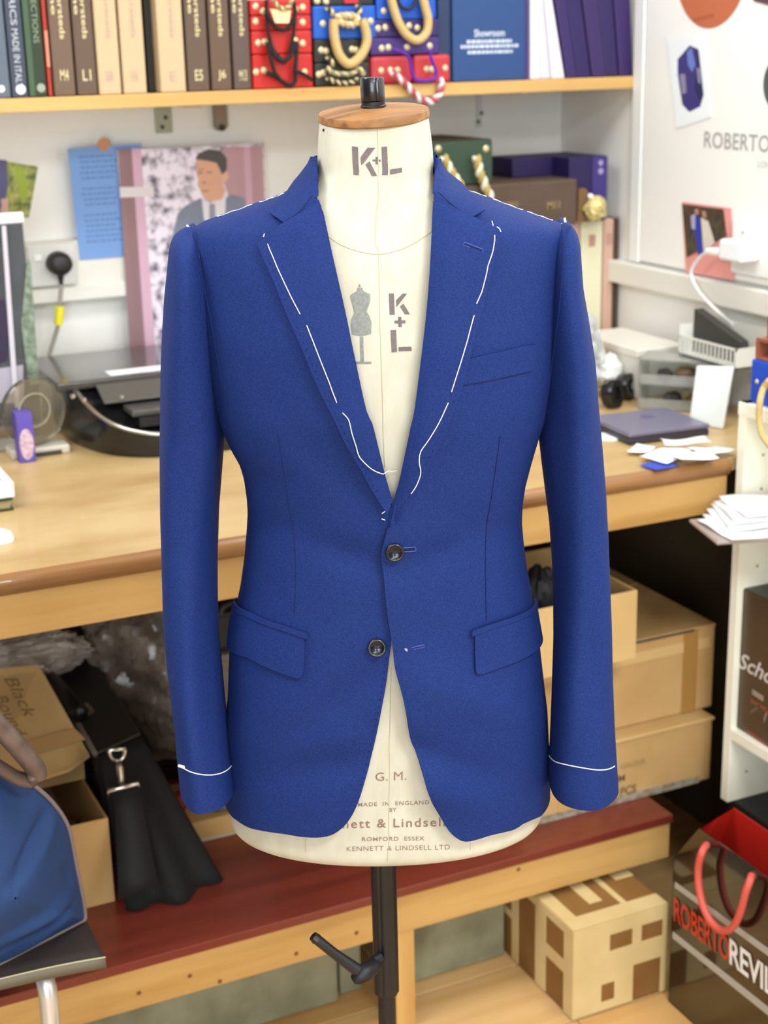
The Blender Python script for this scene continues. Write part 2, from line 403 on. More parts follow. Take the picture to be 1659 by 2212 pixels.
def spline(p, step=4.0):
    """Catmull-Rom through measured outline points"""
    P = [np.array(q, float) for q in p]; out = []
    for i in range(len(P)-1):
        a, b, c, d = P[max(i-1, 0)], P[i], P[i+1], P[min(i+2, len(P)-1)]
        k = max(1, int(np.linalg.norm(c-b)/step))
        for j in range(k):
            t = j/k; out.append(.5*((2*b)+(c-a)*t+(2*a-5*b+4*c-d)*t*t+(3*b-a-3*c+d)*t**3))
    out.append(P[-1]); return [tuple(q) for q in out]
def cut(body, outline, step=.007):
    """cut a pattern piece: outline of measured points or ('p', degrees, z) -> triangles in the cutting plane"""
    pts = []
    for q in outline:
        if q[0] == 'p': pts.append((q[1]*D2R*SK, q[2]))
        else: t, z = body.hit(*q); pts.append((t*SK, z))
    b = densify(pts, step); cl = [b[0]]
    for q in b[1:]:
        if np.linalg.norm(q-cl[-1]) > 2e-4: cl.append(q)
    if np.linalg.norm(cl[0]-cl[-1]) < 2e-4: cl.pop()
    b = np.array(cl); mn, mx = b.min(0), b.max(0)
    gx, gy = np.meshgrid(np.arange(mn[0], mx[0], step), np.arange(mn[1], mx[1], step)); g = np.stack([gx.ravel(), gy.ravel()], 1)
    ins = np.zeros(len(g), bool); n = len(b)
    for i in range(n):
        a, c = b[i], b[(i+1) % n]
        with np.errstate(divide='ignore', invalid='ignore'):
            k = ((a[1] > g[:, 1]) != (c[1] > g[:, 1])) & (g[:, 0] < (c[0]-a[0])*(g[:, 1]-a[1])/(c[1]-a[1])+a[0])
        ins ^= k
    g = g[ins]; dmin = np.array([np.min(np.linalg.norm(b-q, axis=1)) for q in g]) if len(g) else np.zeros(0)
    g = g[dmin > step*.45] if len(g) else g
    v, e, f, *_ = delaunay_2d_cdt([Vector(q) for q in list(b)+list(g)], [], [list(range(len(b)))], 1, 1e-5)
    return np.array([tuple(q) for q in v]), [tuple(q) for q in f]
def polydist(v, line):
    line = np.array(line); d = np.full(len(v), 9.0)
    for a, c in zip(line[:-1], line[1:]):
        ab = c-a; t = np.clip(((v-a)@ab)/max(ab@ab, 1e-12), 0, 1); d = np.minimum(d, np.linalg.norm(v-(a+t[:, None]*ab), axis=1))
    return d
def piece(name, body, outline, off, m, parent, thick=.0025, step=.007, bevel=0):
    v, f = cut(body, outline, step)
    o_ = off(v) if callable(off) else np.full(len(v), off)
    W = body.W(v[:, 0]/SK, v[:, 1], o_)
    # outward facing
    c = 0
    for t in f[:40]:
        n = np.cross(W[t[1]]-W[t[0]], W[t[2]]-W[t[0]]); c += np.sign(n@(W[t[0]]-(MO+np.array([0, 0, W[t[0]][2]]))))
    if c < 0: f = [tuple(reversed(t)) for t in f]
    o = MB().add(W, f).obj(name, m, parent, smooth=True, solid=thick)
    md = o.modifiers.new('edge', 'EDGE_SPLIT'); md.split_angle = 50*D2R
    return o
def pline(body, pxs): return [np.array([t*SK, z]) for t, z in (body.hit(*q) for q in pxs)]
def on(body, pxs, off, step=.004):
    """measured line laid on a surface, off metres proud of it"""
    p = densify(pline(body, pxs), step, False); p = np.array(p)
    return body.W(p[:, 0]/SK, p[:, 1], np.full(len(p), off))

# --- outlines of the jacket body (right and left as seen)
JL = [(683, 332), (679, 352), (646, 396), (614, 420), (560, 437), (500, 458), (440, 478), (412, 493), (405, 520), (408, 560), (426, 680), (449, 800), (474, 900),
      (487, 935), (503, 967), (518, 992), (528, 1026), (534, 1067), (536, 1101), (533, 1151), (529, 1198), (521, 1258), (513, 1296), (503, 1340), (497, 1400),
      (495, 1449), (494, 1488), (490, 1535), (489, 1613), (487, 1700), (487, 1790), (487, 1880)]
JR = [(940, 338), (944, 362), (961, 382), (992, 406), (1040, 421), (1100, 444), (1160, 465), (1205, 480), (1226, 490), (1234, 520), (1232, 560), (1216, 680), (1199, 800), (1176, 900),
      (1163, 935), (1146, 992), (1133, 1042), (1127, 1086), (1126, 1126), (1130, 1173), (1136, 1220), (1144, 1261), (1149, 1299), (1156, 1340), (1163, 1380),
      (1168, 1424), (1173, 1470), (1180, 1528), (1184, 1609), (1186, 1690), (1186, 1780), (1186, 1880)]
JDF = [(1.53, .058), (1.50, .062), (1.47, .072), (1.44, .086), (1.40, .102), (1.32, .120), (1.24, .125), (1.16, .116), (1.10, .110), (1.02, .115), (.92, .124), (.80, .130), (.60, .132)]
JDB = [(1.53, .062), (1.50, .070), (1.46, .090), (1.42, .105), (1.35, .120), (1.25, .118), (1.12, .096), (1.0, .108), (.9, .120), (.6, .124)]
J = Body(JL, JR, JDF, JDB)
def dent(px, py, rx, rz, ang, a):
    x, z = lp(px, py, -.12); J.dents.append((x, z, rx, rz, ang*D2R, a*2.2))
dent(700, 1540, .10, .022, 38, .0035); dent(600, 1600, .10, .03, 38, -.003); dent(740, 1650, .09, .02, 15, .003)
dent(960, 1640, .09, .02, -28, .0035); dent(1060, 1540, .10, .025, -30, -.003); dent(930, 1700, .06, .02, -25, -.003)
dent(620, 700, .09, .03, -60, -.0012); dent(1090, 700, .09, .03, 60, -.0012); dent(700, 1000, .08, .02, -50, .0012); dent(560, 1180, .06, .018, 25, .0018); dent(1100, 1180, .06, .018, -25, .0018); dent(760, 1210, .05, .016, -18, .002); dent(930, 1215, .05, .016, 18, .002)
J.bvh()
# --- outlines of the form
def inset(P, d, s): return [(x+s*d, y+abs(d)*.9) for x, y in P]
FL = [(690.5, 262), (688, 290), (686.5, 320), (685.5, 348), (688, 372), (668, 405), (612, 437), (500, 484), (440, 512), (430, 540)] + [(x+20, y) for x, y in JL if 560 <= y <= 1620] + [(500, 1700), (498, 1745), (499, 1768), (502, 1775)]
FR = [(926, 256), (931, 290), (934.5, 320), (936.5, 352), (934, 376), (962, 404), (1010, 432), (1160, 488), (1210, 515), (1212, 540)] + [(x-20, y) for x, y in JR if 560 <= y <= 1620] + [(1174, 1700), (1170, 1740), (1168, 1762), (1165, 1770)]
zb = lp(830, 1883, -.118)[1]
def FDF_(): 
    out = [(z, d-.013) for z, d in JDF if z < 1.45]
    return out + [(1.46, .066), (1.50, .058), (1.545, .0525), (1.56, .0525)]
F = Body(FL, FR, FDF_(), [(z, d-.015) for z, d in JDB if z < 1.47]+[(1.50, .058), (1.56, .054)], n=2.15)
F.z0 = zb
F.bvh()

M_CLOTH = wool('royal_blue_wool', '152962', '0d1d4e', '1d3474')
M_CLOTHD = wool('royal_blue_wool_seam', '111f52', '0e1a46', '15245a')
M_LINEN = mat('cream_linen', 'c8c3b2', .85, col2='bdb6a3', scale=60, stretch=(1, 1, .4), ramp=(.3, .75), bump=.08, bscale=900, sheen=.1, spec=.2)
M_STENCIL = mat('grey_stencil_ink', '766c6b', .9, col2='6c6261', scale=400, spec=.1)
M_STENCIL2 = mat('faded_brown_stencil_ink', '80675a', .9, col2='957c6c', scale=500, spec=.1)
M_ICON = mat('grey_green_stencil_ink', '8d8f8a', .9, col2='7f807b', scale=300, spec=.1)
M_OAK = wood('oak_disc', '9c6c3a', '6a421f', 'X', scale=34, rough=.55)
M_BLACK = mat('black_enamel', '141416', .28, spec=.6, coat=.3)
M_POLE = mat('black_painted_steel', '17161a', .38, spec=.5)
M_IRON = mat('worn_black_casting', '2b2c30', .5, col2='1b1b1e', scale=90, metal=.4)
M_THREAD = mat('white_basting_thread', 'f3f2ee', .8, spec=.2)
M_HORN = mat('dark_horn', '0c0d13', .2, col2='181822', scale=160, spec=.45, coat=.15)
M_BTHREAD = mat('navy_thread', '141c44', .8)
M_SEAM = mat('seam_shadow_thread', 'b9b097', .9)

# ---------------- dress form
form = thing('dress_form', MO, 'cream linen tailor\'s dress form with oak neck disc on black pole, wearing the jacket', 'dress form')
zz = np.linspace(F.z0, F.z1, 200); th = np.linspace(-math.pi, math.pi, 112, endpoint=False)
rows = []
for k in range(6):                               # rolled lower rim
    a = k/6*math.pi/2; T, Z = th, np.full(th.shape, F.z0+.016*(1-math.sin(a)))
    p = F.S(T, np.full(th.shape, F.z0+.016), np.full(th.shape, -.016*(1-math.cos(math.pi/2-a))*0 - .016*(1-math.sin(a))*1.0)); p[:, 2] = F.z0+.016*(1-math.cos(math.pi/2-a)) if False else F.z0+.016*(1-math.cos(a))
    rows.append(loc2w(p[:, 0], p[:, 1], p[:, 2]).tolist())
for z in np.linspace(F.z0+.016, F.z1, 190):
    rows.append(F.W(th, np.full(th.shape, z), np.zeros(th.shape)).tolist())
b = MB().grid(rows, closed=True); n0 = len(rows[0])
b.f.append(tuple(reversed(range(n0)))); b.mi.append(0); b.f.append(tuple(range((len(rows)-1)*n0, len(rows)*n0))); b.mi.append(0)
torso = b.obj('torso', M_LINEN, form, smooth=True, sharp=60)
# panel seams
seams = [[(816, 281), (817, 330), (818, 420), (818, 549)], [(818, 549), (820, 640), (823, 760), (828, 938), (832, 1010)], [(845, 1440), (841, 1600), (840, 1760), (838, 1860)],
         spline([(702, 505), (735, 528), (775, 543), (818, 549), (862, 540), (900, 522), (934, 498)], 12), [(660, 1812), (661, 1842)], [(1016, 1820), (1016, 1836)]]
for s_ in seams: MB().tube(on(F, s_, .0001), .00055, 6).obj('seam', M_SEAM, torso)
def stencil(name, polys, m, body=None, step=.004):
    b = MB()
    for pg in polys:
        v, f = cut(F, pg, step); W = F.W(v[:, 0]/SK, v[:, 1], np.full(len(v), .0005))
        f2 = []
        for t in f:
            n = np.cross(W[t[1]]-W[t[0]], W[t[2]]-W[t[0]]); f2.append(t if n@(W[t[0]]-CAM) < 0 else tuple(reversed(t)))
        b.add(W, f2)
    return b.obj(name, m, torso)
def cr8(P): return [(640+x/4.88, 160+y/4.88) for x, y in P]
stencil('stencil_lettering', [cr8(P) for P in (
    [(588, 762), (652, 768), (660, 1065), (604, 1062)], [(752, 775), (835, 778), (722, 925), (686, 965), (678, 878)], [(728, 955), (772, 918), (850, 1074), (796, 1078)],
    [(836, 872), (860, 872), (860, 900), (890, 903), (890, 922), (860, 922), (860, 952), (836, 952), (836, 922), (803, 920), (803, 902), (836, 900)],
    [(898, 768), (956, 764), (964, 1065), (904, 1066)], [(988, 1006), (1112, 986), (1114, 1036), (988, 1060)])], M_STENCIL)
def cr5(P): return [(680+x/5.925, 580+y/5.925) for x, y in P]
stencil('stencil_lettering', [cr5(P) for P in (
    [(948, 320), (1012, 320), (1024, 592), (958, 592)], [(1124, 320), (1182, 322), (1044, 498), (1040, 408)], [(1090, 488), (1134, 448), (1216, 585), (1152, 587)],
    [(1066, 618), (1108, 618), (1110, 662), (1160, 664), (1160, 702), (1112, 704), (1114, 750), (1070, 750), (1068, 706), (1020, 702), (1018, 668), (1066, 664)],
    [(968, 788), (1040, 784), (1052, 1066), (984, 1074)], [(1072, 1004), (1236, 998), (1240, 1054), (1072, 1060)])], M_STENCIL)
stencil('stencil_figure', [cr5(P) for P in (
    [(560, 200), (586, 200), (588, 240), (558, 240)],
    [(542, 248), (612, 248), (620, 288), (710, 330), (712, 400), (690, 480), (664, 548), (700, 610), (726, 690), (722, 835), (640, 858), (560, 862), (478, 845), (464, 730), (468, 650), (506, 566), (480, 460), (457, 380), (457, 340), (536, 292)],
    [(578, 868), (620, 872), (630, 1190), (584, 1190)], [(520, 1192), (726, 1192), (726, 1220), (520, 1220)])], M_ICON)
def stencil_text(body, x0, y0, x1, y1, hpx, m, bold=0.0, spacing=1.0):
    """a line of stencilled words along the baseline (x0,y0)-(x1,y1)"""
    v, f = text_mesh(body, bold, spacing); wd, h = v[:, 0].max(), v[:, 1].max(); W = []
    for a, c in v:
        q = F.hit(x0+(x1-x0)*a/wd, y0+(y1-y0)*a/wd-hpx*c/h); W.append(F.W(np.array(q[0]), np.array(q[1]), np.array(.0005)))
    return MB().add(W, f).obj('stencil_lettering', m, torso)
def cr7(x, y): return (720+x/5.925, 1640+y/5.925)
stencil_text('G. M.', *cr7(540, 278), *cr7(935, 262), 18, M_STENCIL2, 0.0, 1.05)
stencil_text('MADE  IN  ENGLAND', *cr7(318, 606), *cr7(1226, 574), 8.5, M_STENCIL2, .004, 1.15)
stencil_text('BY', *cr7(708, 672), *cr7(815, 668), 8.5, M_STENCIL2, .008)
stencil_text('Kennett & Lindsell', *cr7(-230, 892), *cr7(1430, 858), 19, M_STENCIL2, .012, 1.2)
stencil_text('ROMFORD  ESSEX', *cr7(368, 1048), *cr7(1166, 1036), 8.5, M_STENCIL2, .004, 1.1)
stencil_text('KENNETT & LINDSELL LTD', *cr7(172, 1176), *cr7(1490, 1152), 10, M_STENCIL2, -.004, 1.1)
# neck disc, spigot
zt = lp(808, 257)[1]; cxn = lp(808, 257)[0]
nc = loc2w(np.array(cxn), np.array(.0), np.array(zt)); tilt = 6.5*D2R
axn = np.array([0, 0, 1])*math.cos(tilt)-FWD*math.sin(tilt)-RGT*.03
R_ = (lp(929, 246)[0]-lp(688, 246)[0])/2
b = MB().lathe([(R_*.97, -.001), (R_, .001), (R_, .0065), (R_*.985, .0083), (R_*.6, .0108), (R_*.16, .0128), (0.001, .013)], nc, 64, axn)
disc = b.obj('neck_disc', M_OAK, form, smooth=True, sharp=35)
MB().lathe([(.0135, .0), (.0135, .004), (.0125, .0048), (.0125, .0085), (.001, .0086)], nc+axn*.0105, 28, axn).obj('collar_ring', M_IRON, disc, smooth=True, sharp=40)
b = MB(); top = nc+axn*.0185
prof = []
for h, r in ((0, .0122), (.0012, .0128), (.0225, .0128), (.0242, .0118), (.0246, .001)):
    prof.append([top+axn*h+(RGT*math.cos(a)+FWD*math.sin(a))*r*(1-.13*math.exp(-((((a+2*math.pi-5.05) % (2*math.pi))-math.pi*0)/.16)**2)) for a in np.linspace(0, 2*math.pi, 48, endpoint=False)])
b.grid([[q.tolist() for q in r] for r in prof], closed=True); b.f.append(tuple(range(4*48, 5*48))); b.mi.append(0)
b.obj('spigot', M_BLACK, form, smooth=True, sharp=35)
MB().lathe([(.0016, 0), (.0016, .0016), (.0006, .002)], F.W(np.array(F.hit(699, 281)[0]), np.array(F.hit(699, 281)[1]), np.array(-.0003)), 10, -FWD).obj('tack', M_IRON, torso, smooth=True)
# stand
px_, _ = lp(829, 1900); ax_ = lambda z: MO+RGT*px_+np.array([0, 0, z])
b = MB()
pr = []
for k in range(48):
    a = 2*math.pi*k/48; pr.append(.0158*(1-.10*max(0, math.cos(4*(a+.35)))**6))
zsl = lp(829, 2142)[1]
def colm(b, z0, z1, s=1.0):
    n = len(pr); vs = [ax_(z)+(RGT*math.cos(2*math.pi*k/n)+FWD*math.sin(2*math.pi*k/n))*pr[k]*s for z in (z0, z1) for k in range(n)]
    b.add(vs, [(k, (k+1) % n, n+(k+1) % n, n+k) for k in range(n)]+[tuple(reversed(range(n))), tuple(range(n, 2*n))])
colm(b, zsl, F.z0+.004)
b.obj('sleeve_tube', M_POLE, form, bevel=.001)
px2, _ = lp(836, 2180)
MB().tube([MO+RGT*px2+np.array([0, 0, .04]), MO+RGT*px2+np.array([0, 0, zsl+.02])], .0113, 24).obj('pole', M_POLE, form, smooth=True, sharp=50)
MB().lathe([(.17, 0), (.17, .012), (.15, .02), (.05, .032), (.022, .055), (.0113, .06)], MO+RGT*px2, 48).obj('base', M_IRON, form, smooth=True, sharp=40)
def lw(px, py, y): x, z = lp(px, py, y); return loc2w(np.array(x), np.array(y), np.array(z))
b = MB().tube([lw(681, 2026, -.05), lw(688, 2032, -.05), lw(720, 2058, -.048), (lw(772, 2096, -.046))], [.0056, .0064, .0064, .0080], 16)
b.tube([lw(676, 2022, -.05), lw(684, 2029, -.05)], [.0058, .0070], 16)
lever = b.obj('clamp_lever', M_POLE, form, smooth=True, sharp=50)
b = MB().tube([lw(762, 2118, -.05), lw(768, 2114, -.049), lw(785, 2102, -.045), lw(803, 2090, -.036), lw(814, 2082, -.02)], [.0050, .0085, .0115, .0105, .0065], 20)
b.obj('clamp_hub', M_IRON, form, smooth=True, sharp=50)
b = MB().tube([lw(806, 2076, -.024), lw(822, 2066, -.016)], .0065, 10); b.tube([lw(800, 2092, -.03), lw(828, 2068, -.010)], .0045, 12)
b.obj('clamp_bolt', M_IRON, form, bevel=.0008)

# ---------------- jacket
jac = thing('suit_jacket', MO+np.array([0, 0, J.z0]), 'royal blue two-button suit jacket with white basting stitches, worn by the dress form', 'jacket')
VL = spline([(684, 338), (686, 390), (687, 422), (699, 459), (708, 501), (717, 543), (732, 609), (747, 676), (768, 778), (792, 887), (804, 913), (820, 976), (835, 1036), (848, 1079)], 10)
VR = spline([(940, 342), (939, 372), (937, 400), (933, 461), (931, 524), (927, 596), (919, 690), (906, 800), (894, 890), (887, 920), (876, 973), (861, 1042), (847, 1089), (836, 1139), (829, 1167)], 10)
EDGE_R = spline([(829, 1167), (825, 1183), (825, 1207), (830, 1261), (837, 1324), (846, 1384), (853, 1432), (869, 1495), (885, 1580), (904, 1652), (924, 1710), (950, 1762), (970, 1795), (989, 1812), (1006, 1818), (1028, 1814),
                 (1061, 1804), (1110, 1792), (1129, 1780), (1168, 1763)], 8)
EDGE_L = spline([(848, 1200), (846, 1300), (845, 1395), (843, 1405), (832, 1488), (813, 1588), (791, 1676), (773, 1735), (751, 1776), (722, 1801), (691, 1809), (653, 1808), (616, 1802), (580, 1797), (541, 1789), (520, 1778), (503, 1766)], 8)
hzL, hzR = J.hit(503, 1766)[1], J.hit(1168, 1763)[1]
zt_ = J.z1
# line of the cutting edge for a gentle overlap
vl_, vr_ = pline(J, VL), pline(J, VR)
VLp = [(x-5, y) for x, y in VL]; VRp = [(x+5, y) for x, y in VR[:-3]]+VR[-3:]
front_r = VLp + [(850, 1120)] + EDGE_L + [('p', -92, hzL+.002), ('p', -100, hzL+.002), ('p', -100, zt_-.05), ('p', -92, zt_-.002)]
front_l = VRp + EDGE_R + [('p', 92, hzR+.002), ('p', 100, hzR+.002), ('p', 100, zt_-.05), ('p', 92, zt_-.002)]
er_ = pline(J, EDGE_R[:60])
def off_l(v):
    d = polydist(v, er_+[]); return .0005+.0085*np.exp(-(d/.045)**2)*np.clip((1.22-v[:, 1])/.05, 0, 1)
piece('front_panel', J, front_r, .0002, M_CLOTH, jac, .003)
piece('front_panel', J, front_l, off_l, M_CLOTH, jac, .003)
back = [('p', 98, J.z1-.003), ('p', 98, hzR+.004), ('p', 140, hzR-.002), ('p', 180, hzR-.004), ('p', 220, hzL-.002), ('p', 262, hzL+.004), ('p', 262, J.z1-.003)]
piece('back_panel', J, back, -.0005, M_CLOTH, jac, .003, step=.012)
# lapels
def lapel(name, outline, roll, base, rise, gap=.006):
    rl = pline(J, roll)
    def off(v):
        d = polydist(v, rl); return base+rise*(1-np.exp(-d/gap))
    return piece(name, J, outline, off, M_CLOTH, jac, .0022, step=.006)
LLO = spline([(566, 524), (563, 533), (575, 563), (596, 609), (629, 691), (660, 760), (687, 826), (704, 862), (724, 901), (748, 951), (779, 1004), (810, 1061), (836, 1104)], 10)
i0 = next(i for i, q in enumerate(VL) if q[1] > 432)
lapel_r = VL[i0:]+list(reversed(LLO))+spline([(566, 524), (585, 511), (603, 497), (617, 489)], 8)+spline([(617, 489), (640, 475), (653, 465), (668, 449), (680, 434)], 8)[1:]
lapel('lapel', lapel_r, VL, .0014, .0078)
RLO = spline([(1073, 506), (1075.5, 513), (1072, 528), (1061, 571), (1049, 621), (1036, 674), (1020, 734), (1008, 781), (994, 834), (977, 882), (955, 935), (927, 995), (902, 1045), (876, 1089), (845, 1148), (830, 1172)], 10)
i1 = next(i for i, q in enumerate(VR) if q[1] > 428)
lapel_l = VR[i1:]+list(reversed(RLO))+spline([(1073, 506), (1060, 501), (1046, 495), (1013, 478)], 8)+spline([(1013, 478), (990, 466), (970, 452), (950, 435), (940, 428)], 8)[1:]
lapel('lapel', lapel_l, VR, .0018, .0084)
# collar leaves, meeting the lapels at the gorge
coll_r = [(x+3, y) for x, y in VL[:i0]]+[(686, 428), (680, 433)]+spline([(680, 433), (668, 448), (653, 464), (640, 474), (617, 488)], 8)+[(617, 487), (603, 478), (586, 467)]+spline([(586, 467), (596, 456), (611, 440), (628, 418), (652, 384), (676, 342)], 8)
coll_l = [(x-3, y) for x, y in VR[:i1]]+[(937, 424), (940, 427)]+spline([(940, 427), (950, 434), (970, 451), (990, 465), (1013, 477)], 8)+[(1028, 470), (1044, 461)]+spline([(1044, 461), (1032, 447), (1010, 424), (985, 397), (962, 372), (945, 346)], 8)
lapel('collar', coll_r, VL, .0016, .0040, .005); lapel('collar', coll_l, VR, .0020, .0040, .005)
# back of the collar, round the back of the neck
th = np.linspace(96*D2R, 264*D2R, 60); rows = []
zc = J.z1
for h, o_ in ((-.030, .010), (-.018, .009), (-.004, .005), (.003, .002), (.004, .0), (.001, -.002), (-.02, -.002)):
    q = J.S(th, np.full(th.shape, zc-.008), np.full(th.shape, o_)); q[:, 2] += h*np.clip(1.0, 0, 1)+.0
    rows.append(loc2w(q[:, 0], q[:, 1], q[:, 2]).tolist())
MB().grid(rows).obj('collar_back', M_CLOTH, jac, smooth=True)
# pockets
def crop3(x, y): return (340+x/3.19, 1300+y/3.19)
flap_r = [(512, 1309), (545, 1331), (585, 1348), (622, 1360), (661, 1374), (660, 1410), (658.5, 1448), (655, 1459), (648, 1463), (638, 1461), (591, 1444), (541, 1419), (503, 1404), ('p', -91, J.hit(503, 1404)[1]), ('p', -91, J.hit(512, 1309)[1])]
flap_l = [(1149, 1309), (1120, 1332), (1080, 1346), (1050, 1356), (1022, 1366), (1022.5, 1410), (1023.5, 1446), (1026, 1454), (1034, 1455.5), (1080, 1438), (1132, 1417), (1162, 1390), ('p', 91, J.hit(1162, 1390)[1]), ('p', 91, J.hit(1149, 1309)[1])]
piece('pocket_flap', J, flap_r, .0046, M_CLOTH, jac, .0028, step=.006)
piece('pocket_flap', J, flap_l, .0054, M_CLOTH, jac, .0028, step=.006)
jet_r = [(514, 1300), (547, 1322), (585, 1339), (622, 1351), (668, 1366), (671, 1374), (668, 1378), (661, 1376), (622, 1362), (585, 1350), (545, 1333), (511, 1311)]
jet_l = [(1149, 1300), (1120, 1323), (1080, 1337), (1050, 1347), (1018, 1358), (1013, 1366), (1016, 1372), (1022, 1369), (1050, 1358), (1080, 1348), (1120, 1334), (1150, 1311)]
piece('pocket_jetting', J, jet_r, .0062, M_CLOTH, jac, .003, step=.005); piece('pocket_jetting', J, jet_l, .0070, M_CLOTH, jac, .003, step=.005)
welt = [(1006, 776), (1036, 768), (1071, 760), (1121, 748), (1154, 743), (1152, 770), (1148, 798), (1090, 812), (1039, 823), (990, 831)]
piece('breast_welt', J, welt, .0036, M_CLOTH, jac, .0024, step=.005)
# seams and darts
def seam(pxs, off, r=.0006, m=None, name='seam', parent=None, body=None):
    return MB().tube(on(body or J, pxs, off), r, 6).obj(name, m or M_CLOTHD, parent or jac)
seam(spline([(599, 930), (613, 1017), (625, 1095), (635, 1158), (639, 1242), (636, 1324)], 12), .0001, name='dart')
seam(spline([(1080, 941), (1061, 1073), (1050, 1142), (1048, 1236), (1050, 1340)], 12), .0008, name='dart')
def stitches(line, off, inset_px, gap=.0075, ln=.0022):
    p = on(J, line, off, .001); b = MB(); acc = 0
    for i in range(1, len(p)):
        acc += np.linalg.norm(p[i]-p[i-1])
        if acc > gap and i+2 < len(p):
            acc = 0; b.tube([p[i], p[i]+(p[i+2]-p[i])/max(np.linalg.norm(p[i+2]-p[i]), 1e-6)*ln], .00042, 5)
    return tag(b.obj('edge_stitching', M_CLOTHD, jac), kind='stuff')
sh = lambda L, dx, dy=0: [(x+dx, y+dy) for x, y in L]
stitches(sh(RLO, -9), .0100, 0); stitches(sh(LLO[2:-3], 9), .0092, 0)
stitches(sh(EDGE_R[3:70], 8), .0088, 0); stitches(sh(EDGE_L[24:60], -7), .0008, 0)
seam(spline([(680, 434), (668, 449), (653, 465), (640, 475), (618, 489)], 8), .0084, .0006); seam(spline([(940, 428), (950, 435), (970, 452), (990, 466), (1012, 478)], 8), .0092, .0006)
# buttons
def button(px, py, off, name='button'):
    t, z = J.hit(px, py); c = J.W(np.array(t), np.array(z), np.array(off)); c2 = J.W(np.array(t), np.array(z), np.array(off+.01))
    ax = Vector(c2-c).normalized(); ax = (ax*.8-Vector(FWD)*.2+Vector((0, 0, .12))).normalized()
    b = MB().lathe([(.0085, 0), (.0100, .0006), (.0103, .0018), (.0098, .0030), (.0088, .0034), (.0076, .0030), (.0062, .0021), (.001, .0019)], c, 40, ax)
    o = b.obj(name, M_HORN, jac, smooth=True, sharp=60)
    u = ax.orthogonal().normalized(); v = ax.cross(u); C = Vector(c)+ax*.0021; b = MB()
    for sx, sy in ((1, 1), (1, -1), (-1, 1), (-1, -1)): b.lathe([(.0011, 0), (.0011, .0003), (.0004, .0003)], C+(u*sx+v*sy)*.0019, 10, ax)
    h = b.obj('thread_holes', mat('button_hole', '040406', .8), o)
    b = MB()
    for s in (1, -1): b.tube([C+(u+v*s)*.0019, C+ax*.0009, C-(u+v*s)*.0019], .0006, 6)
    b.obj('button_thread', M_BTHREAD, o)
    return o
button(852, 1184, .0100); button(814, 1397, .0030)
def hole(pts, off, wd=.0013, light=False):
    p = on(J, pts, off, .001); b = MB(); d = p[-1]-p[0]; d /= np.linalg.norm(d); up = np.cross(d, -FWD); up /= np.linalg.norm(up)
    ring = [q+up*wd for q in p]+[q-up*wd for q in reversed(p)]
    b.tube(ring, .00075, 6, closed=True)
    o = b.obj('buttonhole', mat('buttonhole_twist', '2b4190', .7), jac)
    b = MB(); b.tube(p, .0007, 5); b.obj('buttonhole_slit', mat('slit_dark', '0a1030', .9), o)
    return o
hole([(868, 1181), (895, 1178)], .0082, .0022); h2 = hole([(872, 1401), (914, 1392)], .0072, .0012)
MB().lathe([(.0024, 0), (.0024, .0005), (.001, .0006)], on(J, [(875, 1400), (877, 1400)], .0080)[0], 14, -FWD).obj('keyhole_eye', mat('eyelet_grey', '8d97a8', .7), jac)
hole([(998, 532), (1037, 547)], .0100, .0014)
# basting threads on the lapels, shoulders and edge
def baste(px, off, r=.00048, body=None): return MB().tube(on(body or J, px, off), r, 6).obj('basting_thread', M_THREAD, jac)
for L in ([(584, 532), (600, 572), (618, 611), (635, 647), (652, 680)], [(666, 704), (681, 742), (697, 781), (714, 823), (730, 866)]): baste(L, .0100)
baste(spline([(742, 888), (755, 903), (762, 930), (771, 957), (778, 979), (798, 1001), (815, 1012), (826, 1016)], 6), .0100)
for L in ([(1062, 516), (1048, 577), (1035, 632), (1024, 657)], [(1019, 682), (1005, 735), (986, 795), (971, 843)]): baste(L, .0108)
baste(spline([(964, 866), (945, 907), (922, 944), (906, 968), (903, 990), (906, 1014), (897, 1041), (886, 1058)], 6), .0108)
baste(spline([(1057, 491), (1060, 500)], 3), .0100); baste(spline([(1067, 503), (1073, 507), (1075, 511)], 3), .0110); baste([(577, 510), (575, 516)], .0096)
baste([(825, 1108), (832, 1103)], .002); baste([(824, 1119), (832, 1122)], .002)
loose = np.concatenate([on(J, [(824, 1015), (828, 1016)], .0102), [lw(838, 1017.5, -.118), lw(848, 1018, -.112), lw(858, 1016.5, -.108)]])
MB().tube(loose, .0005, 6).obj('basting_thread', M_THREAD, jac)
def ridge(z0px, z1px, side, n=12):
    out = []
    for k in range(n+1):
        px = z0px[0]+(z1px[0]-z0px[0])*k/n; py = z0px[1]+(z1px[1]-z0px[1])*k/n
        x, z = lp(px, py); zz_ = min(z, J.z1-.001); out.append(J.W(np.array(side*88*D2R), np.array(zz_), np.array(.0006+.0004*math.sin(k*1.1))))
    return out
for a, c in (((1000, 404), (1052, 425)), ((1066, 430), (1130, 454)), ((1140, 457), (1196, 476)), ((1212, 483), (1226, 490))): MB().tube(ridge(a, c, 1), .00055, 6).obj('basting_thread', M_THREAD, jac)
for a, c in (((606, 418), (560, 437)), ((545, 442), (470, 468))): MB().tube(ridge(a, c, -1), .0004, 6).obj('basting_thread', M_THREAD, jac)
MB().tube([lw(404, 487, -.01), lw(407, 490, -.012), lw(405, 494, -.014)], .0012, 6).obj('basting_thread', M_THREAD, jac)
MB().tube([lw(1220, 472, .0), lw(1221, 480, -.004), lw(1224, 488, -.006)], .0014, 6).obj('basting_thread', M_THREAD, jac)

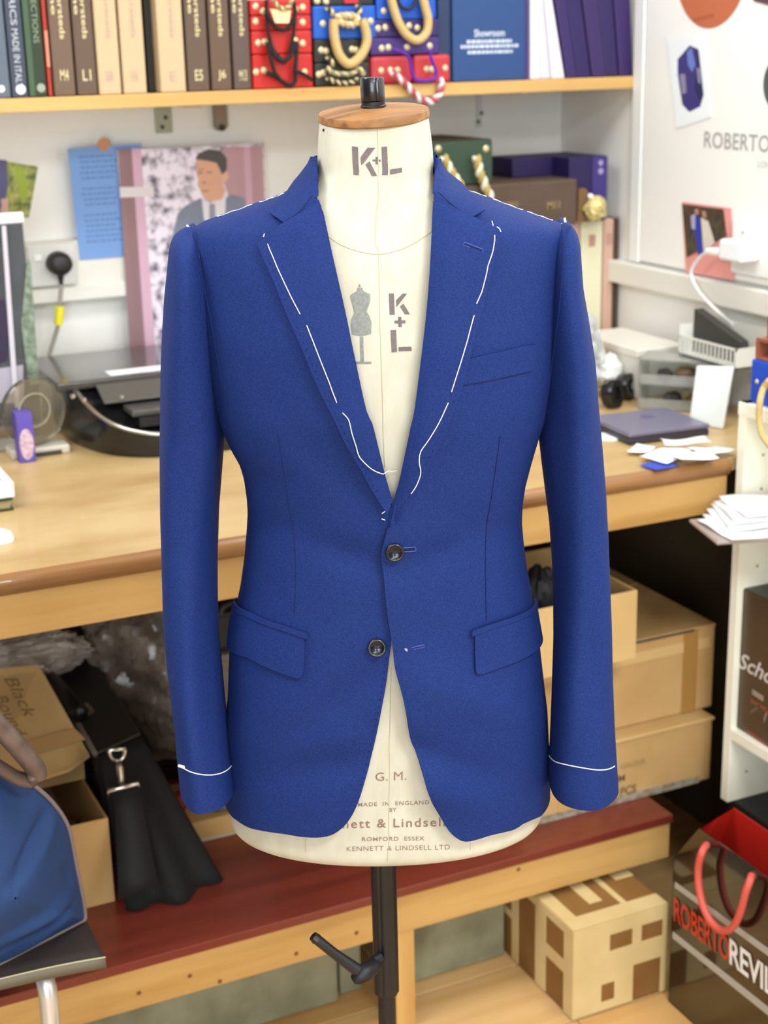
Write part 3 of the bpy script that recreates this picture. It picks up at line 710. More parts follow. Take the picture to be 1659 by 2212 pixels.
# sleeves
class Sleeve:
    def __init__(s, O, I, D, yc, n=2.1):
        y = lambda py: np.interp(py, [q[0] for q in yc], [q[1] for q in yc])
        o = np.array(sorted([lp(px, py, y(py))[::-1].tolist() for px, py in O])); i = np.array(sorted([lp(px, py, y(py))[::-1].tolist() for px, py in I]))
        d = np.array(sorted([(lp(800, py, y(py))[1]+0, v) for py, v in D])); c = np.array(sorted([(lp(800, py, y(py))[1], v) for py, v in yc]))
        s.z0, s.z1 = max(o[0, 0], i[0, 0]), min(o[-1, 0], i[-1, 0])
        s.zz = np.linspace(s.z0, s.z1, 400); g = lambda a, k: smooth(np.interp(s.zz, a[:, 0], a[:, 1]), k)
        s.o, s.i, s.d, s.c = g(o, 4), g(i, 4), g(d, 8), g(c, 12); s.e = 2/n
    def S(s, th, z, off=0.0):
        I = lambda a: np.interp(z, s.zz, a); o, i = I(s.o), I(s.i); cx = (o+i)/2; w_ = np.abs(o-i)/2+off
        k = 1+.0
        # soft length-wise drapes
        rip = .0022*np.sin(3*th+z*9+s.ph)+.0016*np.sin(5*th-z*13+s.ph*2)+.0010*np.sin(2*th+z*31)
        rip = rip*np.clip((s.z1-z)/.08, 0, 1)
        x = cx+(w_+rip*.25)*np.sign(np.sin(th))*np.abs(np.sin(th))**s.e
        y = I(s.c)-(I(s.d)+off+rip)*np.sign(np.cos(th))*np.abs(np.cos(th))**s.e
        return x, y, z
    def build(s, ph):
        s.ph = ph; th = np.linspace(-math.pi, math.pi, 72, endpoint=False); rows = []
        t = np.linspace(0, 1, 130)
        for z in s.z0+(s.z1-s.z0)*(1-(1-t)**1.35):
            x, y, q = s.S(th, np.full(th.shape, z)); rows.append(loc2w(x, y, q).tolist())
        b = MB().grid(rows, closed=True); n = 72
        b.f.append(tuple((len(rows)-1)*n+k for k in range(n))); b.mi.append(0)
        s.B = BVHTree.FromPolygons([Vector(v) for v in b.v], b.f)
        o = b.obj('sleeve', M_CLOTH, jac, smooth=True, solid=.0022); md = o.modifiers.new('edge', 'EDGE_SPLIT'); md.split_angle = 55*D2R
        return o
    def line(s, px, off):
        out = []
        for q in px:
            h, n, i, d = s.B.ray_cast(Vector(CAM), Vector(ray(*q)))
            if h is not None: out.append(h+n*off*(1 if n.dot(h-Vector(CAM)) < 0 else -1))
        return out
OL = [(412, 487), (403, 490), (390, 495), (379, 504), (373, 514), (369, 530), (367, 551), (363, 600), (360, 640), (358, 680), (353, 760), (350, 850), (348, 950), (349, 1100), (351, 1220), (354, 1330), (362, 1420), (371, 1500), (379, 1570), (384, 1640), (390, 1690), (392, 1706)]
IL = [(414, 486), (424, 491), (434, 498), (444, 512), (452, 532), (458, 560), (464, 600), (468, 640), (471, 680), (477, 760), (482, 850), (485, 940), (481, 985), (476, 1040), (471, 1100), (468, 1200), (468, 1300), (471, 1380), (479, 1460), (486, 1530), (494, 1600), (501, 1650), (508, 1706)]
DL = [(486, .018), (491, .034), (500, .048), (515, .058), (540, .066), (600, .074), (700, .080), (850, .079), (1000, .074), (1200, .067), (1400, .062), (1706, .060)]
YL = [(486, .0), (600, -.002), (900, .004), (1150, -.004), (1400, -.026), (1706, -.052)]
OR = [(1221, 477), (1230, 481), (1238, 490), (1245, 504), (1250, 526), (1253, 570), (1257, 618), (1270, 690), (1284, 775), (1289, 850), (1297, 950), (1306, 1060), (1311, 1150), (1314, 1250), (1318, 1350), (1321, 1450), (1325, 1560), (1329, 1640), (1332, 1690), (1333, 1700)]
IR = [(1219, 479), (1208, 484), (1199, 492), (1188, 510), (1180, 535), (1175, 580), (1172, 640), (1170, 700), (1168, 760), (1166, 850), (1165, 940), (1170, 985), (1178, 1050), (1188, 1130), (1194, 1220), (1197, 1300), (1197, 1380), (1194, 1450), (1190, 1540), (1187, 1620), (1184, 1660), (1187, 1700)]
DRr = [(479, .018), (484, .034), (494, .048), (510, .058), (535, .066), (600, .074), (700, .080), (850, .079), (1000, .074), (1200, .067), (1400, .062), (1700, .060)]
YR = [(479, .0), (600, -.002), (900, .004), (1150, -.004), (1400, -.026), (1700, -.050)]
SL = Sleeve(OL, IL, DL, YL); sl = SL.build(.4)
SR = Sleeve(OR, IR, DRr, YR); sr = SR.build(2.1)
for S_, L in ((SL, spline([(388, 1656), (398, 1660), (412, 1667), (430, 1672), (450, 1674), (470, 1672), (486, 1666), (496, 1658), (501, 1651)], 4)), (SR, spline([(1187, 1632), (1193, 1640), (1205, 1647), (1235, 1654), (1262, 1659), (1290, 1663), (1310, 1662), (1322, 1658), (1327, 1655)], 4))):
    MB().tube(S_.line(L, .0005), .0006, 6).obj('basting_thread', M_THREAD, jac)
MB().tube(SL.line([(389, 1654), (393, 1655), (399, 1657)], .001), .0019, 8).obj('basting_knot', M_THREAD, jac)

# armhole seams, in the valley between body and sleeve
for S_, L in ((SL, [(424, 498), (428, 530), (431, 560), (441, 620), (455, 690), (465, 750), (474, 800), (481, 870), (485, 925)]), (SR, [(1214, 484), (1217, 510), (1217, 540), (1212, 620), (1205, 690), (1197, 750), (1189, 810), (1177, 880), (1167, 925)])):
    P = []
    for q in spline(L, 6):
        d = Vector(ray(*q)); h1 = S_.B.ray_cast(Vector(CAM), d)[0]; h2 = J.B.ray_cast(Vector(CAM), d)[0]; c_ = [h for h in (h1, h2) if h is not None]
        if c_: P.append(np.array(min(c_, key=lambda h: (h-Vector(CAM)).length))-np.array(d)*.0006)
    P = np.array(P); P = np.stack([smooth(P[:, k], 3) for k in range(3)], 1)
    MB().tube(P, .0010, 6).obj('armhole_seam', M_CLOTHD, jac)
# ================================================================ things on and around the furniture
def atD(px, py, D):
    d = ray(px, py); return CAM + d*(D-CAM@FWD)/(d@FWD)
def cord(name, path, r, m, parent, seg=8): return MB().tube([tuple(map(float, q)) for q in path], r, seg).obj(name, m, parent, smooth=True)
def spl3(P, n=8):
    P = [np.array(q, float) for q in P]; out = []
    for i in range(len(P)-1):
        a, b, c, d = P[max(i-1, 0)], P[i], P[i+1], P[min(i+2, len(P)-1)]
        for j in range(n):
            t = j/n; out.append(.5*((2*b)+(c-a)*t+(2*a-5*b+4*c-d)*t*t+(3*b-a-3*c+d)*t**3))
    out.append(P[-1]); return out
def twisted(path, r, m1, m2, parent, pitch=.022, name='cord'):
    P = spl3(path, 14); s = 0; A, B = [], []
    for i, p in enumerate(P):
        t = Vector(P[min(i+1, len(P)-1)]-P[max(i-1, 0)]).normalized(); s += np.linalg.norm(p-P[max(i-1, 0)])
        u = t.cross(Vector((.37, -.88, .3))).normalized(); w_ = t.cross(u); a = 2*math.pi*s/pitch
        d = (u*math.cos(a)+w_*math.sin(a))*r*.55; A.append(Vector(p)+d); B.append(Vector(p)-d)
    MB().tube(A, r*.7, 7).obj(name, m1, parent, smooth=True); MB().tube(B, r*.7, 7).obj(name, m2, parent, smooth=True)
def onY(L, Y): return [at(x, y, Y=Y) for x, y in L]
SZ = 1.5475; YB = 2.718
# ---------------------------------------------------------------- books on the shelf
def book(px0, px1, col, label, dep=.22, h=.29, lean=0.0, rough=.55, group='books on the pine shelf', name='book', y=YB, col2=None, cat='book', yref=195):
    a, c = at(px0, yref, Y=y)[0], at(px1, yref, Y=y)[0]
    m = mat('cover_'+col, col, rough, col2=col2, scale=30)
    b = MB(); t = math.tan(lean*D2R); gap = .0008
    x0, x1 = a+gap, c-gap; dx = h*t
    b.prism([(x0, y, SZ), (x1, y, SZ), (x1+dx, y, SZ+h), (x0+dx, y, SZ+h)], (0, dep, 0))
    o = b.obj(name, m, bevel=.003); tag(o, label, cat, group); o['_x0'] = 0; del o['_x0']
    return o, x0, x1
def spine_text(o, body, x, z, length, hgt, m, y=YB, bold=0.0):
    # reads downwards
    return lettering(body, (x, y-.0006, z), (0, 0, -1), (1, 0, 0), hgt, m, o, width=length, bold=bold)
M_SILV = mat('silver_print', 'b6b9c4', .6); M_GPR = mat('gold_print', 'd8ca98', .6); M_TPR = mat('taupe_print', 'b7998c', .7); M_GGR = mat('grey_green_print', '7d8a72', .6)
o, a, c = book(-30, 24, '5b6472', 'slate grey book cut by the left edge of the shelf')
MB().lathe([(.006, 0), (.0055, .0005), (.001, .0006)], at(3, 192, Y=YB), 16, (0, -1, 0)).obj('spine_emblem', M_PAPER, o)
o, a, c = book(25, 62, '3a4152', 'navy book with silver lettering down the spine, beside the dark green book')
spine_text(o, 'MADE IN ITALY', (a+c)/2-.006, at(35, 62, Y=YB)[2], .098, .011, M_SILV, bold=.01); spine_text(o, 'FABRICS', (a+c)/2-.006, at(32, -60, Y=YB)[2], .085, .011, M_SILV, bold=.01)
MB().lathe([(.0085, 0), (.0080, .0005), (.001, .0006)], at(45, 193, Y=YB), 18, (0, -1, 0)).obj('spine_emblem', M_PAPER, o)
o, a, c = book(63, 103, '21321a', 'dark green book with a paler green hinge, right of the navy book')
MB().box(a-.0005, a+.010, YB-.0015, YB+.10, SZ+.001, SZ+.289).obj('hinge', mat('mid_green_cloth', '40583f', .6), o, bevel=.002)
spine_text(o, 'COLLECTIONS', (a+c)/2-.001, at(75, -60, Y=YB)[2], .115, .010, M_GGR, bold=.01)
MB().lathe([(.0075, 0), (.0070, .0005), (.001, .0006)], at(89, 190, Y=YB), 18, (0, -1, 0)).obj('spine_emblem', mat('grey_print', '9aa093', .6), o)
o, a, c = book(104, 115, 'a8301c', 'thin red booklet squeezed between the green and the brown book', h=.27)
MB().box(a+.001, c-.001, YB-.001, YB+.01, SZ+.05, SZ+.11).obj('cover_band', mat('salmon_band', 'd0866c', .6), o)
brown = [(117, 165, '6a5444', 'first brown swatch book, left one of the pair left of the cream books', 'M4'), (167, 212, '5f4a3c', 'second brown swatch book, right one of the pair left of the cream books', 'L1'),
         (407, 455, '5d493b', 'brown swatch book right after the last cream book', 'E5'), (458, 503, '604a39', 'brown swatch book in the middle of the three beside the red boxes', 'J6'), (506, 546, '5a4840', 'brown swatch book touching the red boxes', 'M13')]
for px0, px1, col, lab, num in brown:
    o, a, c = book(px0, px1, col, lab, rough=.6); xm = (a+c)/2
    spine_text(o, 'Worsteds', xm-.002, at(px0, -45, Y=YB)[2], .098, .0095, M_GPR, bold=.014)
    spine_text(o, 'Fine', xm-.0135, at(px0, -45, Y=YB)[2], .058, .0085, M_GPR, bold=.014)
    lettering(num, (xm-.007, YB-.0006, at(px0, 175, Y=YB)[2]), (1, 0, 0), (0, 0, 1), .019, M_GPR, o, width=.015, bold=.012)
for px0, px1, lab, num, ln in ((214, 264, 'cream swatch book right of the brown pair, first of the cream three', 'E8', 0), (267, 319, 'cream swatch book left of the dark gap, second of the cream three', 'E16', 0), (347, 404, 'cream swatch book standing alone right of the dark gap', 'E', 0)):
    o, a, c = book(px0, px1, 'c6ac88', lab, rough=.6); xm = (a+c)/2
    spine_text(o, 'Worsteds', xm-.001, at(px0, -45, Y=YB)[2], .098, .009, M_TPR)
    lettering(num, (xm-.006, YB-.0006, at(px0, 176, Y=YB)[2]), (1, 0, 0), (0, 0, 1), .017, M_TPR, o, width=.012)
o, a, c = book(321, 345, '211d14', 'black book set back in the gap between the cream books', y=YB+.03, dep=.19, h=.28)

# ---------------------------------------------------------------- swatch boxes with rope handles
M_ROPEB = mat('black_rope', '17100f', .8); M_ROPE = mat('beige_rope', 'd3b67a', .8, col2='c2a266', scale=400, bump=.5, bscale=500)
M_STUD = mat('pale_gold_stud', 'd8c79c', .35, metal=.4)
def swatch_box(px0, px1, py0, py1, col, label, y=2.712, dep=.24, studs=(), name='swatch_box', group='swatch boxes stacked on the shelf', z=None, bev=.003):
    x0, x1 = at(px0, 190, Y=y)[0], at(px1, 190, Y=y)[0]; pm = (px0+px1)/2
    z0, z1 = z if z else (max(SZ, at(pm, py1, Y=y)[2]), at(pm, py0, Y=y)[2])
    o = MB().box(x0+.0006, x1-.0006, y, y+dep, z0+.0004, z1-.0004).obj(name, mat('box_'+col, col, .5, bump=.05, bscale=700), bevel=bev); tag(o, label, 'box', group)
    for s in studs:
        q = at(*s, Y=y); MB().lathe([(.0062, 0), (.0056, .0015), (.003, .0026), (.0003, .0028)], q, 14, (0, -1, 0)).obj('stud', M_STUD, o, smooth=True, sharp=40)
    return o
def c3(x, y): return (540+x/5.72, y/5.72)
def c4(x, y): return (790+x/4.484, y/4.484)
zr = [SZ]+[at(612, yy, Y=2.712)[2] for yy in (117, 66, 33, -2)]
rb = []
for k, (lab, st) in enumerate((('bright red swatch box at the bottom of the red stack', (c3(75, 890), c3(675, 890), c3(170, 870))), ('bright red swatch box second from the bottom of the red stack', (c3(100, 530), c3(650, 535), c3(180, 515), c3(560, 505))),
                               ('bright red swatch box third from the bottom of the red stack', (c3(70, 265), c3(650, 275))), ('bright red swatch box fourth from the bottom of the red stack', (c3(70, 80), c3(650, 90), c3(160, 140), c3(560, 110))))):
    rb.append(swatch_box(548, 678, 0, 0, 'c01a12', lab, studs=st, z=(zr[k], zr[k+1])))
YR_ = 2.700
cord('rope_handle', spl3(onY([c3(210, 895), c3(330, 960), c3(480, 1050), c3(555, 1010), c3(570, 890), c3(680, 930), c3(770, 985)], YR_)), .0042, M_ROPEB, rb[0])
cord('rope_handle', spl3(onY([c3(215, 520), c3(240, 640), c3(300, 880), c3(360, 960)], YR_-.004)), .0038, M_ROPEB, rb[1]); cord('rope_handle', spl3(onY([c3(230, 530), c3(310, 690), c3(400, 760), c3(500, 690), c3(565, 530), c3(575, 640), c3(555, 900)], YR_-.002)), .0042, M_ROPEB, rb[1])
cord('rope_handle', spl3(onY([c3(200, 175), c3(225, 400), c3(290, 620), c3(410, 755)], YR_)), .0036, M_ROPEB, rb[2]); cord('rope_handle', spl3(onY([c3(555, 190), c3(540, 400), c3(490, 650)], YR_)), .0036, M_ROPEB, rb[2])
cord('rope_handle', spl3(onY([c3(205, 0), c3(210, 170), c3(300, 320), c3(400, 370), c3(490, 320), c3(555, 180), c3(540, 20)], YR_-.004)), .0040, M_ROPEB, rb[3])
tgp = onY([c3(248, 110), c3(505, 130), c3(480, 285), c3(310, 285)], YR_-.010)
MB().prism(tgp, (0, -.0012, 0)).obj('swing_tag', mat('cream_tag', 'e2d49c', .6), rb[3])
twisted(onY([c3(290, -20), c3(320, 50), c3(410, 110), c3(490, 70), c3(520, -20)], YR_-.014), .0036, M_STUD, mat('olive_cord', '8d7c50', .7), rb[3], .014, 'tassel_cord')
bk1 = swatch_box(681, 800, 135, 186, '26241f', 'charcoal swatch box at the bottom of the stack under the blue box', studs=(c3(850, 920), c3(905, 900), c3(1390, 900)))
bk2 = swatch_box(681, 800, 84, 135, '201e1b', 'charcoal swatch box right below the bright blue box', studs=(c3(880, 620), c3(940, 630), c3(1260, 610), c3(1310, 620)))
bl1 = swatch_box(681, 816, 12, 84, '0a55b8', 'bright blue swatch box with a thick beige rope loop, on the charcoal boxes', studs=(c3(900, 292), c3(1490, 262)))
bk3 = swatch_box(681, 812, -50, 12, '1c1a19', 'black swatch box on top of the bright blue box', studs=(c3(830, 10), c3(940, 15)))
MB().box(*(lambda q, r: (q[0], r[0], 2.708, 2.712, r[2], q[2]))(at(742, -3, Y=2.712), at(772, 7, Y=2.712))).obj('red_label', mat('crimson_label', 'b81c2e', .5), bk3)
cord('rope_handle', spl3(onY([c3(1040, 240), c3(1035, 360), c3(1055, 520), c3(1110, 690), c3(1220, 790), c3(1340, 720), c3(1430, 570), c3(1440, 420), c3(1385, 240)], 2.698), 10), .0088, M_ROPE, bl1, 12)
twisted(onY([c3(1060, 215), c3(1140, 200), c3(1240, 195), c3(1320, 230), c3(1290, 300), c3(1190, 300), c3(1080, 265)], 2.694), .0060, M_ROPE, M_STUD, bl1, .02, 'rope_knot')
twisted(onY([c3(950, 90), c3(1000, 140), c3(1040, 190)], 2.70), .0046, M_STUD, mat('dark_cord', '3d3524', .7), bk3, .016); twisted(onY([c3(1330, 60), c3(1350, 130), c3(1350, 190)], 2.70), .0046, M_STUD, mat('dark_cord', '3d3524', .7), bk3, .016)
twisted(onY([c3(960, 700), c3(1000, 760), c3(1040, 800)], 2.70), .0046, M_STUD, mat('dark_cord', '3d3524', .7), bk2, .016)
twisted(onY([c3(950, 840), c3(1040, 905), c3(1160, 915), c3(1270, 905), c3(1340, 850), c3(1400, 900)], 2.70), .0042, mat('sage_cord', '8e8c68', .7), M_STUD, bk1, .018)
twisted(onY([c3(950, 960), c3(1040, 1010), c3(1150, 1030), c3(1260, 1015), c3(1330, 980)], 2.699), .0040, M_STUD, mat('dark_cord', '3d3524', .7), bk1, .014)
rd1 = swatch_box(802, 893, 120, 182, 'b93038', 'coral red swatch box in front, left of the purple ribbon loop', studs=(c4(150, 685), c4(240, 680), c4(310, 680)), bev=.007)
rd2 = swatch_box(895, 975, 117, 180, 'bb2f35', 'coral red swatch box right of the purple ribbon loop, touching the navy folder', studs=(c4(590, 670), c4(640, 672), c4(770, 660)), bev=.007)
pu1 = swatch_box(802, 950, 81, 119, '3d2470', 'purple swatch box directly on the coral red boxes', studs=(c4(155, 468), c4(220, 460), c4(400, 455), c4(620, 445)), z=(at(850, 119, Y=2.712)[2], at(850, 81, Y=2.712)[2]))
pu2 = swatch_box(812, 950, 42, 81, '2e1a5c', 'dark purple swatch box under the upper blue box', studs=(c4(120, 275), c4(190, 265), c4(420, 250), c4(500, 270)), z=(at(850, 81, Y=2.712)[2], at(850, 42, Y=2.712)[2]))
bl2 = swatch_box(817, 945, -60, 42, '0d50bb', 'upper bright blue swatch box hung with a long beige rope', studs=(c4(175, 105),), z=(at(850, 42, Y=2.712)[2], at(850, -50, Y=2.712)[2]))
cord('rope_handle', spl3(onY([c4(235, -60), c4(270, 80), c4(320, 220), c4(400, 340), c4(500, 390), c4(585, 320), c4(605, 200), c4(580, 80), c4(540, -60)], 2.698), 10), .0082, M_ROPE, bl2, 12)
cord('cord', spl3(onY([c4(300, -30), c4(340, 60), c4(400, 85), c4(460, 60), c4(490, -20)], 2.70)), .004, mat('navy_cord', '131c3c', .7), bl2)
M_PRIB = mat('violet_ribbon', '55109a', .45)
cord('ribbon', spl3(onY([c4(270, 480), c4(380, 520), c4(430, 580), c4(445, 690), c4(480, 770), c4(570, 785), c4(670, 760), c4(680, 690), c4(640, 580), c4(620, 480)], 2.694), 10), .0034, M_PRIB, pu1)
M_CW, M_CR = mat('white_cord', 'e4dadb', .7), mat('crimson_cord', 'b04a5c', .7)
twisted(onY([c4(255, 690), c4(300, 745), c4(360, 785), c4(425, 860), c4(510, 945), c4(590, 985), c4(670, 965), c4(720, 890), c4(735, 820), c4(715, 775)], 2.690), .0062, M_CW, M_CR, rd1, .026)
o, a, c = book(947, 976, '1c2f55', 'narrow navy folder left of the big blue box file', yref=175)
bf, a, c = book(978, 1140, '1f4379', 'large blue box file with white printing on the shelf', y=2.714, dep=.23, yref=165, cat='box file', name='box_file')
MB().box(c-.006, c+.0004, 2.7135, 2.92, SZ+.001, SZ+.289).obj('edge_band', mat('deep_violet_band', '38256c', .5), bf)
M_WPR = mat('pale_blue_print', 'c6d0e0', .7)
q0, q1 = at(1024, 80, Y=2.714), at(1090, 80, Y=2.714)
lettering('Showroom', (q0[0], 2.7132, q0[2]), (1, 0, 0), (0, 0, 1), .014, M_WPR, bf, width=q1[0]-q0[0], bold=.02)
bb_ = MB()
for xa, xb, yy in ((1008, 1104, 94), (995, 1118, 105), (1010, 1106, 117)):
    q0, q1 = at(xa, yy, Y=2.714), at(xb, yy, Y=2.714); x = q0[0]
    while x < q1[0]: w_ = min(.003+.008*rng.random(), q1[0]-x+.001); bb_.box(x, x+w_, 2.7130, 2.7139, q0[2], q0[2]+.0062); x += w_+.002
tag(bb_.obj('small_print', M_WPR, bf), kind='stuff')
def fan(name, bot, top, cols, labels, group, cat, rough=.55, jig=.003):
    zt_ = at(1250, 0, Y=2.72)[2]; h = .19
    for k in range(len(cols)):
        y = 2.716+jig*(k % 2); P = []
        for i, g_ in ((k, .0006), (k+1, -.0006)):
            xb, xt = at(bot[i], 157, Y=2.72)[0]+g_, at(top[i], 0, Y=2.72)[0]+g_; P.append((xb, xb+(xt-xb)*h/(zt_-SZ)))
        o = MB().prism([(P[0][0], y, SZ), (P[1][0], y, SZ), (P[1][1], y, SZ+h), (P[0][1], y, SZ+h)], (0, .22, 0)).obj(name, mat('cover_'+cols[k], cols[k], rough), bevel=.003); tag(o, labels[k], cat, group)
fan('brochure', (1143, 1166, 1190, 1219), (1143, 1158, 1174, 1192), ('dcd8e4', 'd2cddc', 'dedae6'), ('white brochure next to the big blue box file', 'white brochure in the middle of the white three', 'white brochure against the purple folders'), 'white brochures on the shelf', 'brochure')
fan('folder', (1222, 1246, 1278, 1309, 1337, 1366), (1196, 1222, 1256, 1290, 1324, 1360), ('2f1d59', '251752', '321f58', '281952', '33205a'), ('purple folder leaning on the white brochures, first of the five', 'purple folder second of the five from the brochures', 'purple folder in the middle of the five', 'purple folder fourth of the five from the brochures', 'purple folder at the open end of the shelf'), 'purple folders on the shelf', 'folder')

# ---------------------------------------------------------------- pinned to the back wall
def sheet(name, quad, m, label, cat, off=.0008, group=None):
    P = [Vector(q) for q in quad]; n = (P[1]-P[0]).cross(P[3]-P[0]).normalized()
    if n.dot(Vector(CAM)-P[0]) < 0: n = -n
    o = MB().prism([p+n*.0002 for p in P], n*off).obj(name, m); tag(o, label, cat, group); return o
def art(parent, pts, m, plane, lift, name='printed_shape'):
    """flat printed shape on a sheet: outline on the plane ('Y',v) or ('X',v), a hair proud of the paper"""
    P = [at(x, y, **{plane[0]: plane[1]-lift}) for x, y in pts]
    d = (0, -.0002, 0) if plane[0] == 'Y' else (-.0002, 0, 0)
    return MB().prism(P, d).obj(name, m, parent)
Y0 = YW-.0005
blue = sheet('notice', [(.716, Y0-.031, 1.443), (.862, Y0-.031, 1.446), (.862, Y0-.031, 1.229), (.722, Y0-.031, 1.229)], mat('blue_notice_paper', '7aa0da', .6, spec=.3), 'blue typed notice pinned on the wall left of the portrait poster', 'notice')
b = MB()
for k in range(17):
    z = 1.425-.0102*k
    if k in (5, 10): continue
    x = .735+.006*rng.random(); xe = .80+.014*rng.random()
    while x < xe: w_ = .003+.008*rng.random(); b.box(x, min(x+w_, xe), Y0-.0321, Y0-.0318, z, z+.0036); x += w_+.0022
tag(b.obj('typed_lines', mat('blue_grey_print', '5f82ba', .8), blue), kind='stuff')
tag(MB().lathe([(.0125, 0), (.0120, .0012), (.001, .0016)], at(224, 312, Y=Y0-.032), 24, (0, -1, 0)).obj('round_sticker', mat('orange_sticker', 'c8875f', .5), loc=tuple(at(224, 312, Y=Y0-.032))), 'small round orange sticker holding the blue notice', 'sticker')
YP = YW-.038
x0, x1 = at(252, 320, Y=YP)[0], at(568, 316, Y=YP)[0]; zt0, zb0 = at(400, 318, Y=YP)[2], at(285, 800, Y=YP)[2]
pos = sheet('portrait_poster', [(x0, YP, zt0), (x1, YP, zt0), (x1, YP, zb0), (x0, YP, zb0)], mat('poster_lilac_print', 'ece2f0', .5, col2='5f5468', scale=42, detail=6, ramp=(.46, .66)), 'tall pink and lilac poster of a man in a grey suit, by the printer', 'poster', off=.0006)
PL = ('Y', YP-.0010)
M_PBR, M_PPK, M_PPK2 = mat('poster_dusky_brown', '8a6a6e', .5, col2='9a787c', scale=12, stretch=(1, 1, .1)), mat('poster_pink', 'd2aabf', .5), mat('poster_rose_brown', 'a88088', .5, col2='b88f98', scale=20, stretch=(1, 1, .05))
art(pos, [(254, 322), (284, 321), (316, 780), (282, 785)], M_PBR, PL, 0); art(pos, [(284, 321), (304, 320), (338, 778), (316, 780)], M_PPK, PL, 0)
art(pos, [(480, 318), (567, 316), (572, 436), (500, 450), (486, 400)], M_PPK2, PL, 0)
art(pos, [(526, 317), (540, 317), (546, 440), (532, 444)], mat('poster_pale_rose', 'c79fb0', .5), PL, .0002)
M_SUIT, M_SKIN, M_HAIR = mat('poster_grey_suit', '7d8294', .5, col2='747a8e', scale=30), mat('poster_skin', 'd5a184', .5), mat('poster_hair', '4a4240', .5)
art(pos, [(372, 510), (384, 462), (398, 446), (432, 428), (470, 440), (500, 420), (530, 428), (540, 520), (520, 560), (370, 580)], M_SUIT, PL, .0002)
art(pos, [(436, 430), (456, 438), (488, 416), (486, 470), (450, 500), (440, 470)], mat('poster_shirt', 'd9d4da', .5), PL, .0004)
art(pos, [(452, 440), (464, 440), (468, 500), (452, 500)], mat('poster_tie', '8b8c96', .5), PL, .0006)
art(pos, [(424, 345), (446, 340), (474, 345), (484, 370), (480, 396), (488, 410), (480, 430), (456, 436), (440, 428), (432, 410), (427, 398), (429, 388), (424, 376)], M_SKIN, PL, .0005, 'printed_face')
art(pos, [(422, 344), (428, 332), (450, 322), (476, 325), (490, 342), (490, 366), (480, 378), (474, 364), (468, 352), (446, 347)], M_HAIR, PL, .0007, 'printed_hair')
art(pos, [(480, 376), (492, 370), (494, 384), (484, 398), (478, 394)], mat('poster_ear', 'd9aa90', .5), PL, .0008)
M_FACE = mat('poster_shadow', '9a6c58', .5)
for P in ([(428, 372), (438, 371), (438, 374), (428, 375)], [(428, 366), (440, 364), (440, 366.5), (428, 368)], [(446, 371), (458, 370), (458, 373), (446, 374)], [(436, 412), (450, 410), (450, 413), (437, 414.5)], [(441, 390), (445, 396), (438, 397)]): art(pos, P, M_FACE, PL, .0008)
art(pos, [(258, 404), (332, 403), (333, 424), (259, 427)], mat('clear_tape', 'dcd3d6', .3), ('Y', YP-.0010), .0012, 'tape_strip')
gp = sheet('garden_photo', [at(-60, 336, Y=Y0), at(82, 360, Y=Y0), at(62, 470, Y=Y0), at(-60, 462, Y=Y0)], mat('garden_print', '5c6a2a', .5, col2='c9cc6a', scale=60, detail=4, ramp=(.35, .7)), 'small garden photograph pinned high on the wall at the left edge', 'photograph')
art(gp, [(-40, 342), (14, 346), (18, 400), (8, 450), (-40, 452)], mat('photo_violet_suit', '5c5a86', .6), ('Y', Y0-.001), 0); art(gp, [(2, 430), (18, 428), (18, 460), (4, 460)], mat('photo_pale_pink', 'd9b0a4', .6), ('Y', Y0-.001), .0003)
art(gp, [(30, 356), (50, 362), (62, 420), (48, 440), (38, 400)], mat('photo_lime_leaf', '9fb23c', .6), ('Y', Y0-.001), .0003)
# socket, plug, cable
YT = YW-.0365
x0, x1 = at(58, 560, Y=YT)[0], at(163, 560, Y=YT)[0]
so = tag(MB().box(x0, x1, YT-.008, YT+.006, 1.184, 1.266).obj('wall_socket', M_GREYP, bevel=.003), 'pale grey double socket plate in the trunking behind the black plug', 'socket')
MB().box(x0+.012, x0+.028, YT-.011, YT-.007, 1.235, 1.247).obj('rocker_switch', M_WHITE, so, bevel=.001)
q = at(128, 572, Y=YT-.02)
pg = thing('mains_plug', (q[0], YT-.008, q[2]), 'black mains plug in the wall socket with a yellow tagged cable', 'plug')
b = MB(); rows = []
for s_, dy in ((1.0, 0), (1.0, -.018), (.93, -.028), (.7, -.034), (.25, -.036)):
    rows.append([(q[0]+.0245*s_*math.cos(a)*(1-.12*max(0, -math.sin(a))), YT-.0085+dy, q[2]+.0005+(.025 if math.sin(a) > 0 else .021)*s_*math.sin(a)) for a in np.linspace(0, 2*math.pi, 32, endpoint=False)])
b.grid(rows, closed=True); b.f.append(tuple(range(4*32, 5*32))); b.mi.append(0)
b.obj('plug_body', mat('black_rubber', '1d1b1a', .5), pg, smooth=True, sharp=50)
pth = spl3([at(130, 592, Y=YT-.022), at(132, 615, Y=YT-.022), at(130, 645, Y=YT-.02), at(129, 668, Y=YT-.02), at(126, 700, Y=YT-.02), at(118, 730, Y=YT-.02), at(108, 762, Y=YT-.03), at(98, 800, Y=YT-.05)])
MB().tube(pth[:10], [.0075, .007, .0065, .006, .0055, .005, .0045, .004, .0035, .0034], 10).obj('strain_relief', mat('black_rubber', '1d1b1a', .5), pg, smooth=True)
cord('cable', pth[8:], .0042, mat('grey_cable', '9c958c', .5), pg)
MB().tube([at(130, 662, Y=YT-.02), at(126, 702, Y=YT-.02)], .0085, 12).obj('cable_tag', mat('yellow_tag', 'f1e62c', .5), pg)

